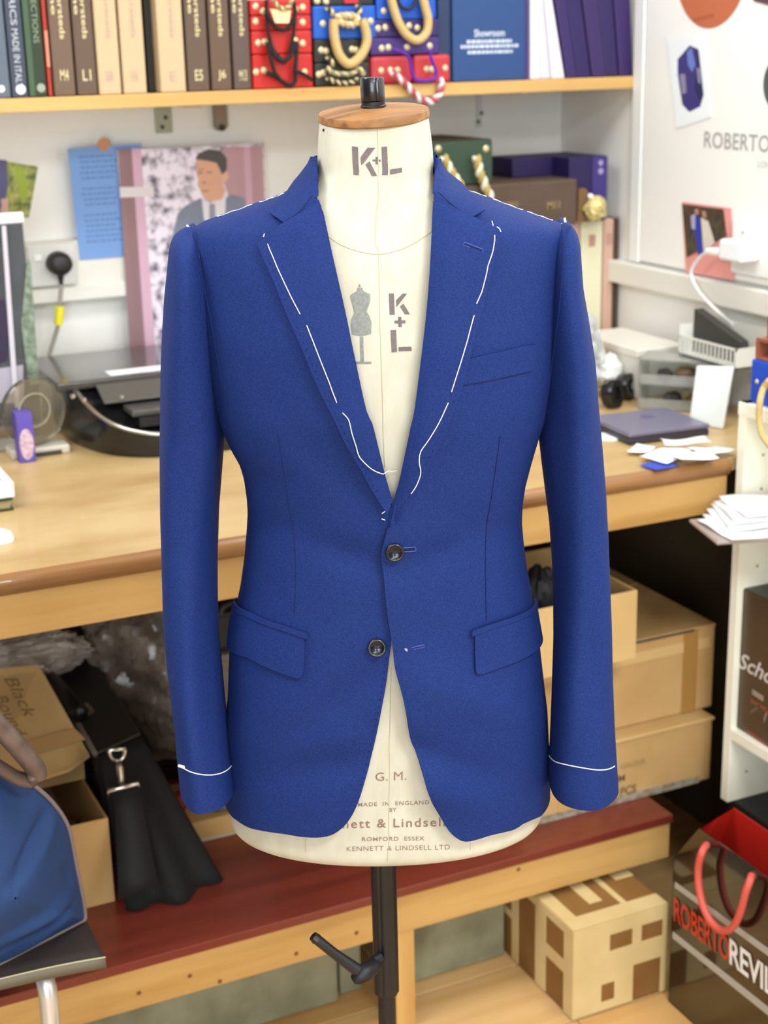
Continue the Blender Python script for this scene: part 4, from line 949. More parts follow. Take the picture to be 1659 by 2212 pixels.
# ---------------------------------------------------------------- on the desk, left
DZ = .9302
pr = thing('printer', (.84, 2.70, DZ), 'black inkjet printer with silver curved trim, on the desk behind the left sleeve', 'printer')
plan = [(.640, 2.90), (.612, 2.84), (.606, 2.76), (.618, 2.66), (.648, 2.575), (.70, 2.525), (.77, 2.503), (.86, 2.498), (.95, 2.506), (1.02, 2.535), (1.06, 2.60), (1.075, 2.70), (1.072, 2.86), (1.05, 2.90)]
PLn = [np.array(q) for q in spl3([p+(0,) for p in plan], 6)]
def fz(x, y): return DZ+.040+.070*min(1, max(0, (y-2.50)/.17))**1.3
c0 = np.array([.84, 2.72, 0]); b = MB()
ring0 = [(c0+(p-c0)*.965)+np.array([0, 0, DZ]) for p in PLn]; ring1 = [p+np.array([0, 0, DZ+.02]) for p in PLn]; ring2 = [p+np.array([0, 0, fz(p[0], p[1])]) for p in PLn]; ring3 = [(c0+(p-c0)*.95)+np.array([0, 0, fz(p[0], p[1])-.002]) for p in PLn]
ring4 = [(c0+(p-c0)*.5)+np.array([0, 0, fz(p[0], c0[1]+(p[1]-c0[1])*.5)-.006]) for p in PLn]; ring5 = [np.array([c0[0]+(p-c0)[0]*.02, c0[1]+(p-c0)[1]*.02, DZ+.1]) for p in PLn]
b.grid([[q.tolist() for q in r] for r in (ring0, ring1, ring2, ring3, ring4, ring5)]); b.obj('printer_body', M_BLKG, pr, smooth=True, sharp=35)
fr = [p for p in PLn if p[1] < 2.70]
cord('silver_trim', [(c0+(p-c0)*.985)+np.array([0, 0, fz(p[0], p[1])+.001]) for p in fr], .0045, M_STEEL, pr)
MB().prism([(.655, 2.60, DZ+.088), (1.02, 2.60, DZ+.088), (1.02, 2.655, DZ+.112), (.655, 2.655, DZ+.112)], (0, -.004, .004)).obj('control_panel', mat('charcoal_panel', '57544f', .35), pr, bevel=.002)
MB().box(.70, .99, 2.535, 2.60, DZ+.055, DZ+.072).obj('paper_slot', mat('slot_navy', '07080f', .5), pr)
MB().box(.69, .985, 2.545, 2.605, DZ+.072, DZ+.084).obj('output_flap', mat('dark_grey_flap', '4b4844', .35), pr, bevel=.003)
MB().box(.585, 1.06, 2.655, 2.925, DZ+.108, DZ+.124).obj('scanner_lid', mat('dark_gloss_lid', '3b3836', .2, coat=.5), pr, bevel=.004)
a, c = at(165, 812, Z=DZ+.124), at(340, 803, Z=DZ+.124)
MB().box(.690, .90, 2.672, 2.715, DZ+.1241, DZ+.1247).obj('lid_label', M_PAPER, pr)
for px, py in ((157, 856), (262, 859), (181, 864)): MB().lathe([(.005, 0), (.004, .002), (.0005, .0024)], at(px, py, Y=2.60), 12, (0, -1, 0)).obj('button', M_STEEL, pr)
# acrylic sign holder with a dark photo
YS = 2.762
xr = at(66, 640, Y=YS)[0]
sg = thing('sign_holder', (xr-.12, YS, DZ), 'clear acrylic sign holder with a dark fashion photo at the left edge of the desk', 'sign holder')
zt1 = at(40, 478, Y=YS)[2]
b = MB().box(xr-.24, xr, YS, YS+.003, DZ+.03, zt1); b.box(xr-.24, xr+.0, YS-.06, YS+.03, DZ, DZ+.004)
b.obj('acrylic_panel', mat('clear_acrylic', 'f2f4f4', .08, trans=.95, spec=.12), sg)
ph = MB().box(xr-.236, xr-.002, YS+.0032, YS+.0045, DZ+.032, zt1-.004).obj('fashion_print', mat('fashion_print_dark', '1c1d24', .5, col2='3d4454', scale=11, detail=3, ramp=(.4, .7)), sg)
PS = ('Y', YS-.0008)
art(ph, [(-30, 640), (10, 650), (20, 720), (14, 780), (-30, 800)], mat('print_plum', '2e2440', .4), PS, 0); art(ph, [(-30, 800), (50, 788), (48, 870), (-30, 870)], mat('print_mauve_grey', 'a69fae', .5), PS, 0)
art(ph, [(58, 560), (66, 560), (84, 830), (62, 830), (46, 700)], mat('print_foliage', '55644f', .5, col2='8a9a86', scale=90), PS, .0003)
MB().box(xr-.242, xr, YS-.004, YS+.012, zt1-.002, zt1+.016).obj('top_cap', M_WHITE, sg, bevel=.002)
MB().prism([at(4, 488, Y=YS-.006), at(13, 488, Y=YS-.006), at(41, 880, Y=YS-.006), at(30, 880, Y=YS-.006)], (0, .004, 0)).obj('white_strip', mat('lilac_white_edge', 'c8c2cc', .4), sg)
# round glass award
q = at(72, 893, Y=2.655)
aw = thing('glass_award', (q[0], 2.655, DZ), 'round clear glass award on a low base beside the small purple box', 'award')
M_GLASS = mat('smoky_glass', 'cfc8b4', .06, trans=.92, spec=.5)
MB().lathe([(.001, -.007), (.059, -.007), (.061, -.005), (.061, .005), (.059, .007), (.001, .007)], (q[0], 2.655, DZ+.079), 56, (.25, -1, 0)).obj('glass_disc', M_GLASS, aw, smooth=True, sharp=40)
MB().tube([(q[0]+.001+.030*math.cos(t)*.97, 2.6462+.030*math.cos(t)*.24, DZ+.083+.030*math.sin(t)) for t in np.linspace(0, 2*math.pi, 36, endpoint=False)], .0012, 6, closed=True).obj('engraved_ring', mat('etched_grey', 'a59f88', .6), aw)
MB().box(q[0]-.05, q[0]+.056, 2.635, 2.685, DZ, DZ+.016).obj('base', mat('frosted_base', 'c9c2b2', .35, spec=.5), aw, bevel=.003)
MB().box(q[0]-.02, q[0]+.04, 2.632, 2.636, DZ+.002, DZ+.008).obj('base_slot', M_INK, aw)
# small purple box
a, c = at(39, 996, Z=DZ), at(75, 993, Z=DZ); 
z1 = at(55, 893, Y=2.605)[2]
pb = tag(MB().box(a[0], c[0], 2.605, 2.64, DZ, z1).obj('perfume_box', mat('violet_carton', '5b4aa6', .5), bevel=.001), 'small upright purple carton with a cream oval on the desk', 'box')
xm = (a[0]+c[0])/2; b = MB(); b.prism([(xm+.0125*math.cos(t), 2.6049, DZ+.033+.028*math.sin(t)) for t in np.linspace(0, 2*math.pi, 28, endpoint=False)], (0, -.0004, 0)); b.obj('oval_label', mat('cream_rose_label', 'd8bfc4', .6, col2='b08aa8', scale=120), pb)
# book, white box, mouse at the left edge
q = at(30, 1102, Z=DZ)
gb = tag(MB().box(q[0]-.2, q[0], q[1], q[1]+.16, DZ, DZ+.004).obj('green_book', mat('dark_green_cover', '2c3a22', .5), bevel=.001), 'green hardback book under the white frame box on the desk', 'book')
MB().box(q[0]-.2, q[0]-.004, q[1]+.003, q[1]+.157, DZ+.0041, DZ+.016).obj('pages', mat('cream_pages', 'a89a70', .8), gb); MB().box(q[0]-.2, q[0], q[1], q[1]+.16, DZ+.0161, DZ+.020).obj('top_cover', mat('dark_green_cover', '2c3a22', .5), gb, bevel=.001)
q = at(33, 1074, Z=DZ+.0205); 
wb = tag(MB().box(q[0]-.2, q[0], q[1], q[1]+.14, DZ+.0205, DZ+.046).obj('white_frame_box', M_WHITE, bevel=.002), 'white boxed frame with a brown print on the green book', 'box')
MB().box(q[0]-.18, q[0]-.016, q[1]+.016, q[1]+.125, DZ+.0461, DZ+.0466).obj('brown_print', mat('brown_mat_print', '8d6254', .6), wb); MB().box(q[0]-.165, q[0]-.03, q[1]+.03, q[1]+.11, DZ+.0467, DZ+.0471).obj('print_centre', mat('pale_centre', 'd6cfc8', .6), wb)
q = at(2, 1172, Z=DZ)
b = MB(); b.lathe([(.022, 0), (.022, .004), (.018, .012), (.010, .016), (.0005, .0165)], (q[0], q[1]+.01, DZ), 32)
tag(b.obj('white_mouse', M_WHITE, smooth=True, sharp=60), 'rounded white computer mouse at the left edge of the desk', 'mouse')

# ---------------------------------------------------------------- on the desk, right
def rotz(a): return Matrix.Rotation(a*D2R, 3, 'Z')
bins = [(1.42, 1.50, 'c9a493', 'pinkish binder hidden mostly behind the right sleeve', 'p'), (1.502, 1.60, 'd7d2b4', 'pale binder behind the shoulder of the jacket', 'c'), (1.602, 1.697, 'c8a594', 'pink binder just behind the right sleeve head', 'p'), (1.700, 1.742, 'd2ab98', 'rose binder left of the cream binder beside the sleeve', 'p'),
        (1.744, 1.800, 'e2dcbc', 'cream binder standing between two rose binders', 'c'), (1.802, 1.828, 'cda692', 'rose binder at the right end of the binder row', 'p'), (1.829, 1.842, '4a3424', 'thin dark brown binder against the right wall', 'b')]
for x0, x1, col, lab, k in bins:
    o = tag(MB().box(x0, x1-.001, 2.75, 2.955, DZ, 1.2555).obj('binder', mat('binder_'+col, col, .6), bevel=.003), lab, 'binder', 'binders standing on the desk by the wall')
    if x1-x0 > .02: MB().box((x0+x1)/2-.008, (x0+x1)/2+.008, 2.7494, 2.7499, 1.20, 1.225).obj('spine_mark', mat('faint_spine_mark', 'c4b8a0' if k == 'c' else 'b98f7e', .7), o)
tp = tag(MB().box(1.33, 1.702, 2.70, 2.93, 1.2565, 1.349).obj('brown_box_file', mat('brown_cloth_box', '58463a', .6, col2='51402f', scale=20), bevel=.004), 'brown box file with gold lettering lying on the binders', 'box file')
lettering('WORSTEDS', (at(1068, 424, Y=2.70)[0], 2.6994, 1.302), (1, 0, 0), (0, 0, 1), .010, mat('dull_gold_print', '9a8455', .6), tp, width=.055, bold=.01)
lettering('M11', (at(1182, 440, Y=2.70)[0], 2.6994, 1.292), (1, 0, 0), (0, 0, 1), .015, mat('dull_gold_print', '9a8455', .6), tp, width=.030, bold=.02)
gx0, gx1 = at(918, 350, Y=2.71)[0], at(1064, 350, Y=2.71)[0]
gr = tag(MB().box(gx0, gx1, 2.71, 2.93, 1.350, at(1064, 302, Y=2.71)[2]).obj('green_swatch_box', mat('bottle_green_cloth', '2c4433', .6, bump=.05), bevel=.003), 'bottle green swatch box with gold studs on the brown box file', 'box')
MB().box(gx0+.001, gx1-.001, 2.712, 2.928, at(1064, 302, Y=2.71)[2], at(1064, 302, Y=2.71)[2]+.002).obj('lid_cloth', mat('olive_black_lid', '35301f', .6), gr, bevel=.001)
def gq(x, y): return (920+x/3.95, 260+y/3.95)
for s in (gq(105, 243), gq(512, 243)): MB().lathe([(.0075, 0), (.0065, .002), (.0003, .003)], at(*s, Y=2.71), 14, (0, -1, 0)).obj('stud', M_STUD, gr, smooth=True)
M_C1, M_C2 = mat('cream_cord', 'e2dfca', .7), mat('gold_cord', 'b49c55', .7)
twisted(onY([gq(150, 310), gq(190, 390), gq(230, 460), gq(265, 510), gq(300, 560)], 2.690), .0075, M_C1, M_C2, gr, .030); twisted(onY([gq(430, 310), gq(445, 380), gq(460, 450), gq(490, 520), gq(520, 600), gq(560, 660)], 2.690), .0078, M_C1, M_C2, gr, .030)
ptop = at(1285, 338, Y=2.73)[2]
pp = tag(MB().box(1.704, 1.797, 2.735, 2.90, 1.2565, ptop).obj('purple_box_file', mat('royal_purple_cloth', '1d1048', .55, bump=.05), bevel=.003), 'upright royal purple box file on the binders by the corner', 'box file')
MB().box(1.606, 1.7035, 2.80, 2.90, 1.3495, ptop).obj('box_flap', mat('royal_purple_cloth', '2f1c6a', .5), pp, bevel=.002)
MB().box(1.760, 1.7965, 2.7335, 2.735, 1.257, ptop-.001).obj('spine_panel', mat('violet_lit_face', '3b2c74', .5), pp)  # lighter tone of the better lit end face, put into the colour
for py, r_ in ((352, .006), (370, .0065)): MB().lathe([(r_, 0), (r_*.9, .0006), (.0003, .0008)], at(1298, py, Y=2.733), 18, (0, -1, 0)).obj('spine_emblem', mat('lavender_print', '9a8fb8', .6), pp)
def crumple(c, r, sc, n=18, amp=.3, seed=1, hi=0.0):
    """crushed cloth or film: a ball folded by creases at two scales"""
    g = np.random.default_rng(seed); K = g.normal(size=(14, 3))*5; phs = g.random(14)*6.28; K2 = g.normal(size=(18, 3))*16; ph2 = g.random(18)*6.28; b = MB(); rows = []
    for i in range(n+1):
        ph_ = math.pi*i/n; row = []
        for j in range(2*n):
            a = math.pi*j/n; d = np.array([math.sin(ph_)*math.cos(a), math.sin(ph_)*math.sin(a), math.cos(ph_)])
            k = 1+amp*float((np.abs(np.sin(K@d+phs))-.6).sum())/5
            if hi: k += hi*float((np.abs(np.sin(K2@d+ph2))-.6).sum())/5
            row.append((np.array(c)+d*k*r*np.array(sc)).tolist())
        rows.append(row)
    return b.grid(rows, closed=True)
gd = thing('gold_gift_bag', (1.745, 2.715, 1.2565), 'small brown and gold foil gift bag in front of the purple box file', 'gift bag')
q0 = at(1252, 408, Y=2.715)
MB().prism([(q0[0], 2.72, 1.2565), (q0[0]+.062, 2.72, 1.2565), (q0[0]+.066, 2.72, 1.276), (q0[0]+.018, 2.72, q0[2]), (q0[0]+.002, 2.72, q0[2])], (0, .012, 0)).obj('bag_panel', mat('brown_kraft', '7a5a3a', .6), gd, bevel=.002)
crumple((q0[0]+.036, 2.708, 1.2835), .024, (1, .7, 1.0), 10, .45, 4).obj('foil_bow', mat('pale_gold_foil', 'cdbb7e', .35, metal=.3), gd)
MB().lathe([(.006, 0), (.005, .004), (.0005, .006)], at(1275, 424, Y=2.712), 12, (0, -1, 0)).obj('seal', M_PAPER, gd)
# laptop, disc, papers
lt = thing('laptop', (1.565, 2.24, DZ), 'closed grey laptop on the desk behind the loose papers', 'laptop')
R_l = rotz(-4)
MB().obox((1.572, 2.240, DZ+.0075), (.165, .15, .013), R_l).obj('laptop_base', mat('dark_slate_plastic', '34323c', .45), lt, bevel=.003)
lid = MB().obox((1.572, 2.240, DZ+.0185), (.167, .152, .008), R_l).obj('laptop_lid', mat('grey_violet_lid', '77738a', .35, metal=.2), lt, bevel=.003)
MB().lathe([(.014, 0), (.014, .0003), (.001, .0004)], (1.585, 2.262, DZ+.0226), 24).obj('lid_emblem', mat('lid_print', '5d5a78', .4), lid)
q = at(1316, 945, Z=DZ)
tag(MB().lathe([(.026, 0), (.026, .003), (.024, .004), (.008, .004), (.001, .004)], (q[0], q[1], DZ), 32).obj('white_coaster', M_PAPER, smooth=True, sharp=40), 'flat round white coaster left of the laptop', 'coaster')
def paper(c, w_, h_, ang, seed, z0, amp=.006, m=None, label='', grp='loose papers on the desk edge'):
    g = np.random.default_rng(seed); b = MB(); rows = []; n = 8; ph_ = g.random(4)*6; ca, sa = math.cos(ang*D2R), math.sin(ang*D2R)
    for i in range(n+1):
        row = []
        for j in range(n+1):
            u, v = (i/n-.5)*w_, (j/n-.5)*h_
            z = amp*(1+.5*math.sin(u*60+ph_[0])+.5*math.sin(v*70+ph_[1]+u*30)); row.append((c[0]+u*ca-v*sa, c[1]+u*sa+v*ca, z0+z))
        rows.append(row)
    o = b.grid(rows).obj('loose_paper', m or M_PAPER, smooth=True, solid=.0006); tag(o, label, 'paper', grp); return o
def zd(px, py): q = at(px, py, Z=DZ+.006); return (q[0], q[1])
paper(zd(1425, 1001), .055, .040, 10, 1, DZ+.0008, .002, M_BLUEP, 'blue leaflet lowest under the white papers near the desk edge'); paper(zd(1515, 972), .05, .035, 30, 2, DZ+.0008, .002, M_BLUEP, 'blue leaflet peeping out right of the white papers')
p = paper(zd(1440, 985), .085, .055, 22, 3, DZ+.006, .004, None, 'large crumpled white paper in front of the laptop'); paper(zd(1480, 968), .08, .05, -25, 4, DZ+.014, .005, None, 'crumpled white paper on top of the heap'); paper(zd(1385, 972), .05, .035, 35, 5, DZ+.006, .003, None, 'small white paper at the left of the heap')
paper(zd(1535, 978), .07, .05, 5, 6, DZ+.006, .005, None, 'crumpled white paper at the bookcase end of the heap'); paper(zd(1500, 995), .07, .045, -12, 7, DZ+.012, .003, None, 'white paper lying nearest the desk edge')
# acrylic drawers with contents, leaning white tablet
O = np.array([1.660, 2.400, DZ]); dx_ = np.array([.66, -.75, 0]); dy_ = np.array([.75, .66, 0]); L_, W_ = .165, .075
ad = thing('acrylic_drawers', tuple(O), 'clear acrylic desk organiser full of dark oddments by the right wall', 'organiser')
R_a = Matrix(((dx_[0], dy_[0], 0), (dx_[1], dy_[1], 0), (0, 0, 1)))
M_ACR = mat('milky_acrylic', 'e2e4de', .12, trans=.75, spec=.5)
cc = O+dx_*L_/2+dy_*W_/2
for z in (.002, .050, .098): MB().obox(cc+np.array([0, 0, z]), (L_, W_, .003), R_a).obj('tray', M_ACR, ad)
for s in (0, 1): MB().obox(O+dx_*(L_*s)+dy_*W_/2+np.array([0, 0, .05]), (.003, W_, .10), R_a).obj('side', M_ACR, ad)
MB().obox(cc+dy_*W_/2+np.array([0, 0, .05]), (L_, .003, .10), R_a).obj('back', M_ACR, ad)
for z in (.012, .060): MB().obox(O+dx_*L_/2+np.array([0, 0, z]), (L_, .003, .02), R_a).obj('lip', M_ACR, ad)
for k in range(6):
    t = (.25, .35, .5, .6, .78, .82)[k]; z = .006 if k % 2 else .054
    c_ = O+dx_*L_*t+dy_*W_*.5; r_ = .013+.002*(k % 3)
    o = crumple((c_[0], c_[1], DZ+z+r_*.8), r_, (1.3, 1, .8), 7, .3, 20+k).obj('oddment', [mat('odd_dark', '3b3634', .6), mat('odd_brown', '6b5238', .6), mat('odd_mauve', '6f5563', .5)][k//2])
    tag(o, ('dark', 'brown', 'mauve')[k//2]+' oddment in the '+('lower' if k % 2 else 'upper')+' tray of the acrylic organiser', 'oddment', 'oddments in the organiser')
B0, B1 = at(1487, 914, Z=DZ+.001), at(1560, 927, Z=DZ+.001); T0, T1 = atD(1504, 789, B0@FWD+.03), atD(1584, 791, B1@FWD+.03)
nn = Vector(np.cross(B1-B0, T0-B0)).normalized(); nn = nn if nn.dot(Vector(FWD)) > 0 else -nn
tb = tag(MB().prism([B0, B1, T1, T0], nn*.007).obj('white_tablet', mat('pale_mint_white', 'e6ebe9', .3), bevel=.003), 'thin white tablet panel leaning on the acrylic organiser', 'tablet')
# white storage box with mesh letter bin on top
sb = tag(MB().box(1.70, XW-.032, 2.468, 2.69, DZ, 1.020).obj('storage_box', mat('grey_white_box', 'd9d5cb', .5), bevel=.004), 'low off-white storage box below the perforated bin', 'box')
MB().box(1.698, XW-.030, 2.466, 2.692, 1.014, 1.0315).obj('lid', mat('grey_white_lid', 'e4dfd4', .5), sb, bevel=.003)
mb_ = thing('mesh_letter_bin', (1.79, 2.52, 1.032), 'white perforated letter bin with dark files against the right wall', 'letter bin')
zt2 = at(1465, 722, X=1.745)[2]; ya, yb = at(1465, 760, X=1.745)[1], at(1590, 770, X=1.745)[1]
M_PERF = mat('white_perforated', 'e2e0d6', .5)
b = MB().box(1.745, XW-.016, ya-.003, ya, 1.032, zt2+.02); b.box(1.745, XW-.016, yb, yb+.003, 1.032, zt2); b.box(1.745, XW-.016, yb, ya, 1.032, 1.034); b.box(XW-.019, XW-.016, yb, ya, 1.032, zt2+.03); b.box(1.745, 1.748, yb, ya, 1.032, 1.035); b.box(1.745, 1.748, yb, ya, zt2-.004, zt2)
b.obj('bin_frame', M_PERF, mb_)
b = MB(); nz = 7
for i in range(15):
    y = yb+(ya-yb)*(i+.5)/15
    for k in range(nz):
        z = 1.036+(zt2-.004-1.036)*(k+.5)/nz; b.obox((1.7465, y, z), (.002, .0035, (zt2-1.040)/nz*1.1), (( .75 if (i+k) % 2 else -.2), 0, 0))
tag(b.obj('perforated_front', M_PERF, mb_), kind='stuff')
fl_ = tag(MB().prism([(1.775, ya-.006, 1.0345), (1.775, yb+.02, 1.0345), (1.775, yb+.03, zt2+.006), (1.775, ya-.006, zt2+.048)], (.02, 0, 0)).obj('file', mat('charcoal_file', '3a3733', .6)), 'charcoal file standing in the perforated letter bin', 'file')
# crumpled clear bag, black tape rolls
tag(crumple((1.605, 2.54, DZ+.082), .085, (.62, .5, 1.0), 36, .28, 9, .06).obj('plastic_bag', mat('clear_crinkled_plastic', 'd7d9d8', .15, trans=.55, spec=.6), smooth=True, sharp=25), 'crumpled clear plastic bag beside the right sleeve', 'bag')
tag(crumple((1.672, 2.52, DZ+.045), .042, (.55, .5, 1.0), 14, .3, 31, .05).obj('plastic_bag', mat('white_plastic_film', 'e8e8e4', .25), smooth=True, sharp=25), 'small white plastic bag right of the clear one', 'bag')
for (px, py, r_, lab) in ((1322, 880, .028, 'black tape roll lying nearest the sleeve'), (1352, 862, .026, 'black tape roll leaning behind the first roll')):
    q = at(px, py, Z=DZ); tag(MB().lathe([(r_*.5, -.012), (r_*.97, -.012), (r_, -.010), (r_, .010), (r_*.97, .012), (r_*.5, .012), (r_*.48, .0), (r_*.5, -.012)], (q[0], q[1], DZ+r_), 30, (.5, -.85, .15), caps=False).obj('tape_roll', M_BLKG, smooth=True, sharp=40), lab, 'tape roll', 'black tape rolls on the desk')

# ---------------------------------------------------------------- right wall: display board, photo, socket, adapter, cable
XBd = XW-.012
bd = tag(MB().box(XBd, XW-.0005, 1.15, 2.66, 1.176, 2.3).obj('display_board', mat('satin_white_board', 'f3f2ee', .45, spec=.4), bevel=.001), 'white display board with grey lettering and orange disc on the right wall', 'board')
def disc_x(y, z, r, r2, m, name, parent, lift=.0004):
    b = MB(); n = 72
    if r2 <= 0: b.prism([(XBd-.0002, y+r*math.cos(t), z+r*math.sin(t)) for t in np.linspace(0, 2*math.pi, n, endpoint=False)], (-lift, 0, 0))
    else:
        R0 = [[(XBd-.0004-lift*0, y+q*math.cos(t), z+q*math.sin(t)) for t in np.linspace(0, 2*math.pi, n, endpoint=False)] for q in (r2, r)]; b.grid(R0, closed=True)
    return b.obj(name, m, parent)
od = disc_x(2.452, 1.747, .1106, 0, mat('terracotta_vinyl', 'c06a45', .5), 'orange_disc', bd)
b = MB(); z_ = at(1532, 45, X=XBd)[2]
for k in range(6): b.box(XBd-.0012, XBd-.0005, 2.50-.011*k-.007, 2.50-.011*k, z_+.0013*k, z_+.0013*k+.007)
tag(b.obj('faint_print', mat('rust_print', 'a85a3c', .6), od), kind='stuff')
disc_x(at(1649, 180, X=XBd)[1]-.048, at(1649, 180, X=XBd)[2], .048, .018, mat('slate_green_vinyl', '4c5856', .5), 'monogram_ring', bd)
M_GVIN = mat('grey_vinyl_letters', 'a5a3a1', .6)
ql, qr = at(1521, 319, X=XBd), at(1640, 319, X=XBd)
lettering('ROBERTO', (XBd-.0005, ql[1], ql[2]), (0, -1, 0), (0, 0, 1), .031, M_GVIN, bd, width=(ql[1]-qr[1])*7.1/6, bold=.012, spacing=1.05)
ql = at(1637, 362, X=XBd); lettering('LONDON', (XBd-.0005, ql[1], ql[2]), (0, -1, 0), (0, 0, 1), .012, mat('pale_grey_vinyl', 'b9b8b6', .6), bd, width=.075)
sw = sheet('swatch_card', [at(1440, 82, X=XBd-.0006), at(1524, 70, X=XBd-.0006), at(1537, 252, X=XBd-.0006), at(1462, 278, X=XBd-.0006)], mat('blue_white_card', 'eef3f6', .6), 'white card with a deep blue crystal shape pinned on the display board', 'card')
PX_ = ('X', XBd-.0016)
art(sw, [(1464, 128), (1490, 98), (1508, 106), (1514, 150), (1520, 205), (1513, 230), (1489, 242), (1474, 226), (1464, 160)], mat('indigo_paint', '3b3478', .5), PX_, 0)
art(sw, [(1484, 112), (1494, 102), (1502, 140), (1495, 156), (1486, 140)], mat('bright_blue_paint', '6a7fc8', .5), PX_, .0003); art(sw, [(1503, 108), (1509, 108), (1514, 150), (1520, 205), (1512, 220), (1500, 190), (1506, 150)], mat('midnight_paint', '22265a', .5), PX_, .0003)
art(sw, [(1468, 160), (1480, 160), (1483, 200), (1474, 204)], mat('grey_violet_paint', '8c88a4', .5), PX_, .0004); art(sw, [(1505, 145), (1513, 150), (1514, 182), (1508, 178)], mat('grey_violet_paint', '8c88a4', .5), PX_, .0004)
rp = sheet('photo_sheet', [at(1632, -20, X=XBd-.0006), at(1700, -10, X=XBd-.0006), at(1700, 22, X=XBd-.0006), at(1628, 2, X=XBd-.0006)], mat('dark_rose_print', '5e3f48', .5), 'dark rose picture sheet at the upper right corner of the board', 'picture')
X1_ = XBd-.0006
ps = sheet('pink_flyer', [at(1474, 436, X=X1_), at(1580, 450, X=X1_), at(1588, 606, X=X1_), at(1482, 588, X=X1_)], mat('salmon_flyer', 'e79a94', .5), 'salmon pink flyer below the display lettering, with a wedding photo stuck on it', 'flyer')
wp = sheet('wedding_photo', [at(1474, 441, X=X1_-.0014), at(1563, 452, X=X1_-.0014), at(1570, 510, X=X1_-.0014), at(1484, 556, X=X1_-.0014)], mat('dark_woodland_print', '3a2f24', .45, col2='54483a', scale=60), 'dark wedding photograph with a blue suited man, on the pink flyer', 'photograph')
PQ = ('X', X1_-.0030)
art(wp, [(1492, 468), (1504, 462), (1512, 476), (1520, 548), (1508, 550), (1500, 500)], mat('photo_royal_blue', '2737a6', .5), PQ, 0); art(wp, [(1492, 466), (1502, 462), (1502, 496), (1494, 494)], mat('photo_lilac', 'a9a6c4', .5), PQ, .0002)
art(wp, [(1514, 470), (1530, 478), (1544, 524), (1520, 548)], mat('photo_ivory_dress', 'dcd2c6', .5), PQ, .0002); art(wp, [(1500, 452), (1508, 450), (1510, 462), (1502, 464)], mat('photo_face', 'b98672', .5), PQ, .0004); art(wp, [(1516, 456), (1524, 456), (1526, 470), (1518, 470)], mat('photo_face', 'b98672', .5), PQ, .0004)
q = at(1592, 540, X=XBd-.02)
ya_ = at(1588, 540, X=XBd)[1]
ws = tag(MB().box(XBd-.010, XBd-.0002, ya_-.22, ya_, 1.19, 1.29).obj('wall_socket', M_WHITE, bevel=.003), 'white double socket plate on the display board at the right edge', 'socket')
for dy, dz in ((.03, .075), (.045, .05), (.075, .03)): MB().box(XBd-.0108, XBd-.0095, ya_-dy-.008, ya_-dy, 1.19+dz, 1.19+dz+.006).obj('socket_mark', mat('grey_mark', 'b9a9a9', .6), ws)
q0, q1 = at(1562, 515, X=XBd-.045), at(1608, 568, X=XBd-.045)
ap = thing('power_adapter', (XBd-.03, q0[1], q1[2]), 'white cube power adapter with a hanging white cable on the right wall', 'adapter')
MB().box(XBd-.055, XBd-.0105, q1[1], q0[1], q1[2], q0[2]).obj('adapter_body', mat('cool_white_plastic', 'eef2f5', .35), ap, bevel=.005)
MB().box(XBd-.05, XBd-.02, q0[1], q0[1]+.05, q1[2]+.004, q1[2]+.016).obj('cable_plug', M_WHITE, ap, bevel=.004)
cord('cable', spl3([(XBd-.035, q0[1]+.05, q1[2]+.010), at(1512, 556, X=XBd-.035), at(1493, 590, X=XBd-.036), at(1510, 630, X=XBd-.04), at(1545, 668, X=XBd-.04), at(1585, 705, X=XW-.016), at(1606, 745, X=XW-.009), at(1625, 800, X=XW-.009)]), .0034, mat('white_cable', 'e6e6e4', .4), ap)

# ---------------------------------------------------------------- on and in the bookcase
BZ = 1.0345
q = at(1619, 868, Z=BZ)
bb = thing('blue_gift_box', (q[0]+.08, q[1]-.1, BZ), 'royal blue gift box with a beige rope handle on the bookcase', 'box')
zt3 = at(1626, 776, X=q[0])[2]
MB().box(q[0], q[0]+.15, q[1]-.26, q[1], BZ, zt3).obj('box_body', mat('cobalt_card', '0b46c0', .5), bb, bevel=.003)
MB().lathe([(.004, 0), (.003, .0015), (.0003, .002)], at(1635, 824, X=q[0]), 12, (-1, 0, 0)).obj('stud', M_STUD, bb)
cord('rope_handle', spl3([at(1662, 822, X=q[0]-.008), at(1650, 838, X=q[0]-.01), at(1642, 866, X=q[0]-.03), at(1640, 905, X=1.565), at(1647, 940, X=1.563), at(1665, 965, X=1.565)]), .0056, M_ROPE, bb, 10)
M_TERR = mat('terracotta_wood', '9c5c44', .5, col2='8a4c36', scale=30)
for k, (ox, z0, lab) in enumerate(((0.0, zt3+.0005, 'lower terracotta open tray on the blue gift box'), (.012, zt3+.0365, 'upper terracotta open tray stacked on the lower one'))):
    tr = thing('wooden_tray', (q[0]+.08, q[1]-.12, z0), lab, 'tray', 'terracotta trays on the gift box')
    x0, x1, y0, y1 = q[0]+.004+ox, q[0]+.14, q[1]-.24, q[1]-.004-ox
    MB().box(x0, x1, y0, y1, z0, z0+.006).obj('tray_floor', M_TERR, tr, bevel=.001); MB().box(x0, x1, y0, y1, z0+.030, z0+.036).obj('tray_top', M_TERR, tr, bevel=.001)
    MB().box(x0, x1, y1-.008, y1, z0+.006, z0+.030).obj('tray_side', M_TERR, tr); MB().box(x0, x1, y0, y0+.008, z0+.006, z0+.030).obj('tray_side', M_TERR, tr)
    MB().box(x0+.03, x1-.01, y0+.01, y1-.012, z0+.007, z0+.026).obj('tray_lining', mat('dark_lining', '23202a', .6), tr)
TZ = .8365
q = at(1600, 1100, Z=TZ)
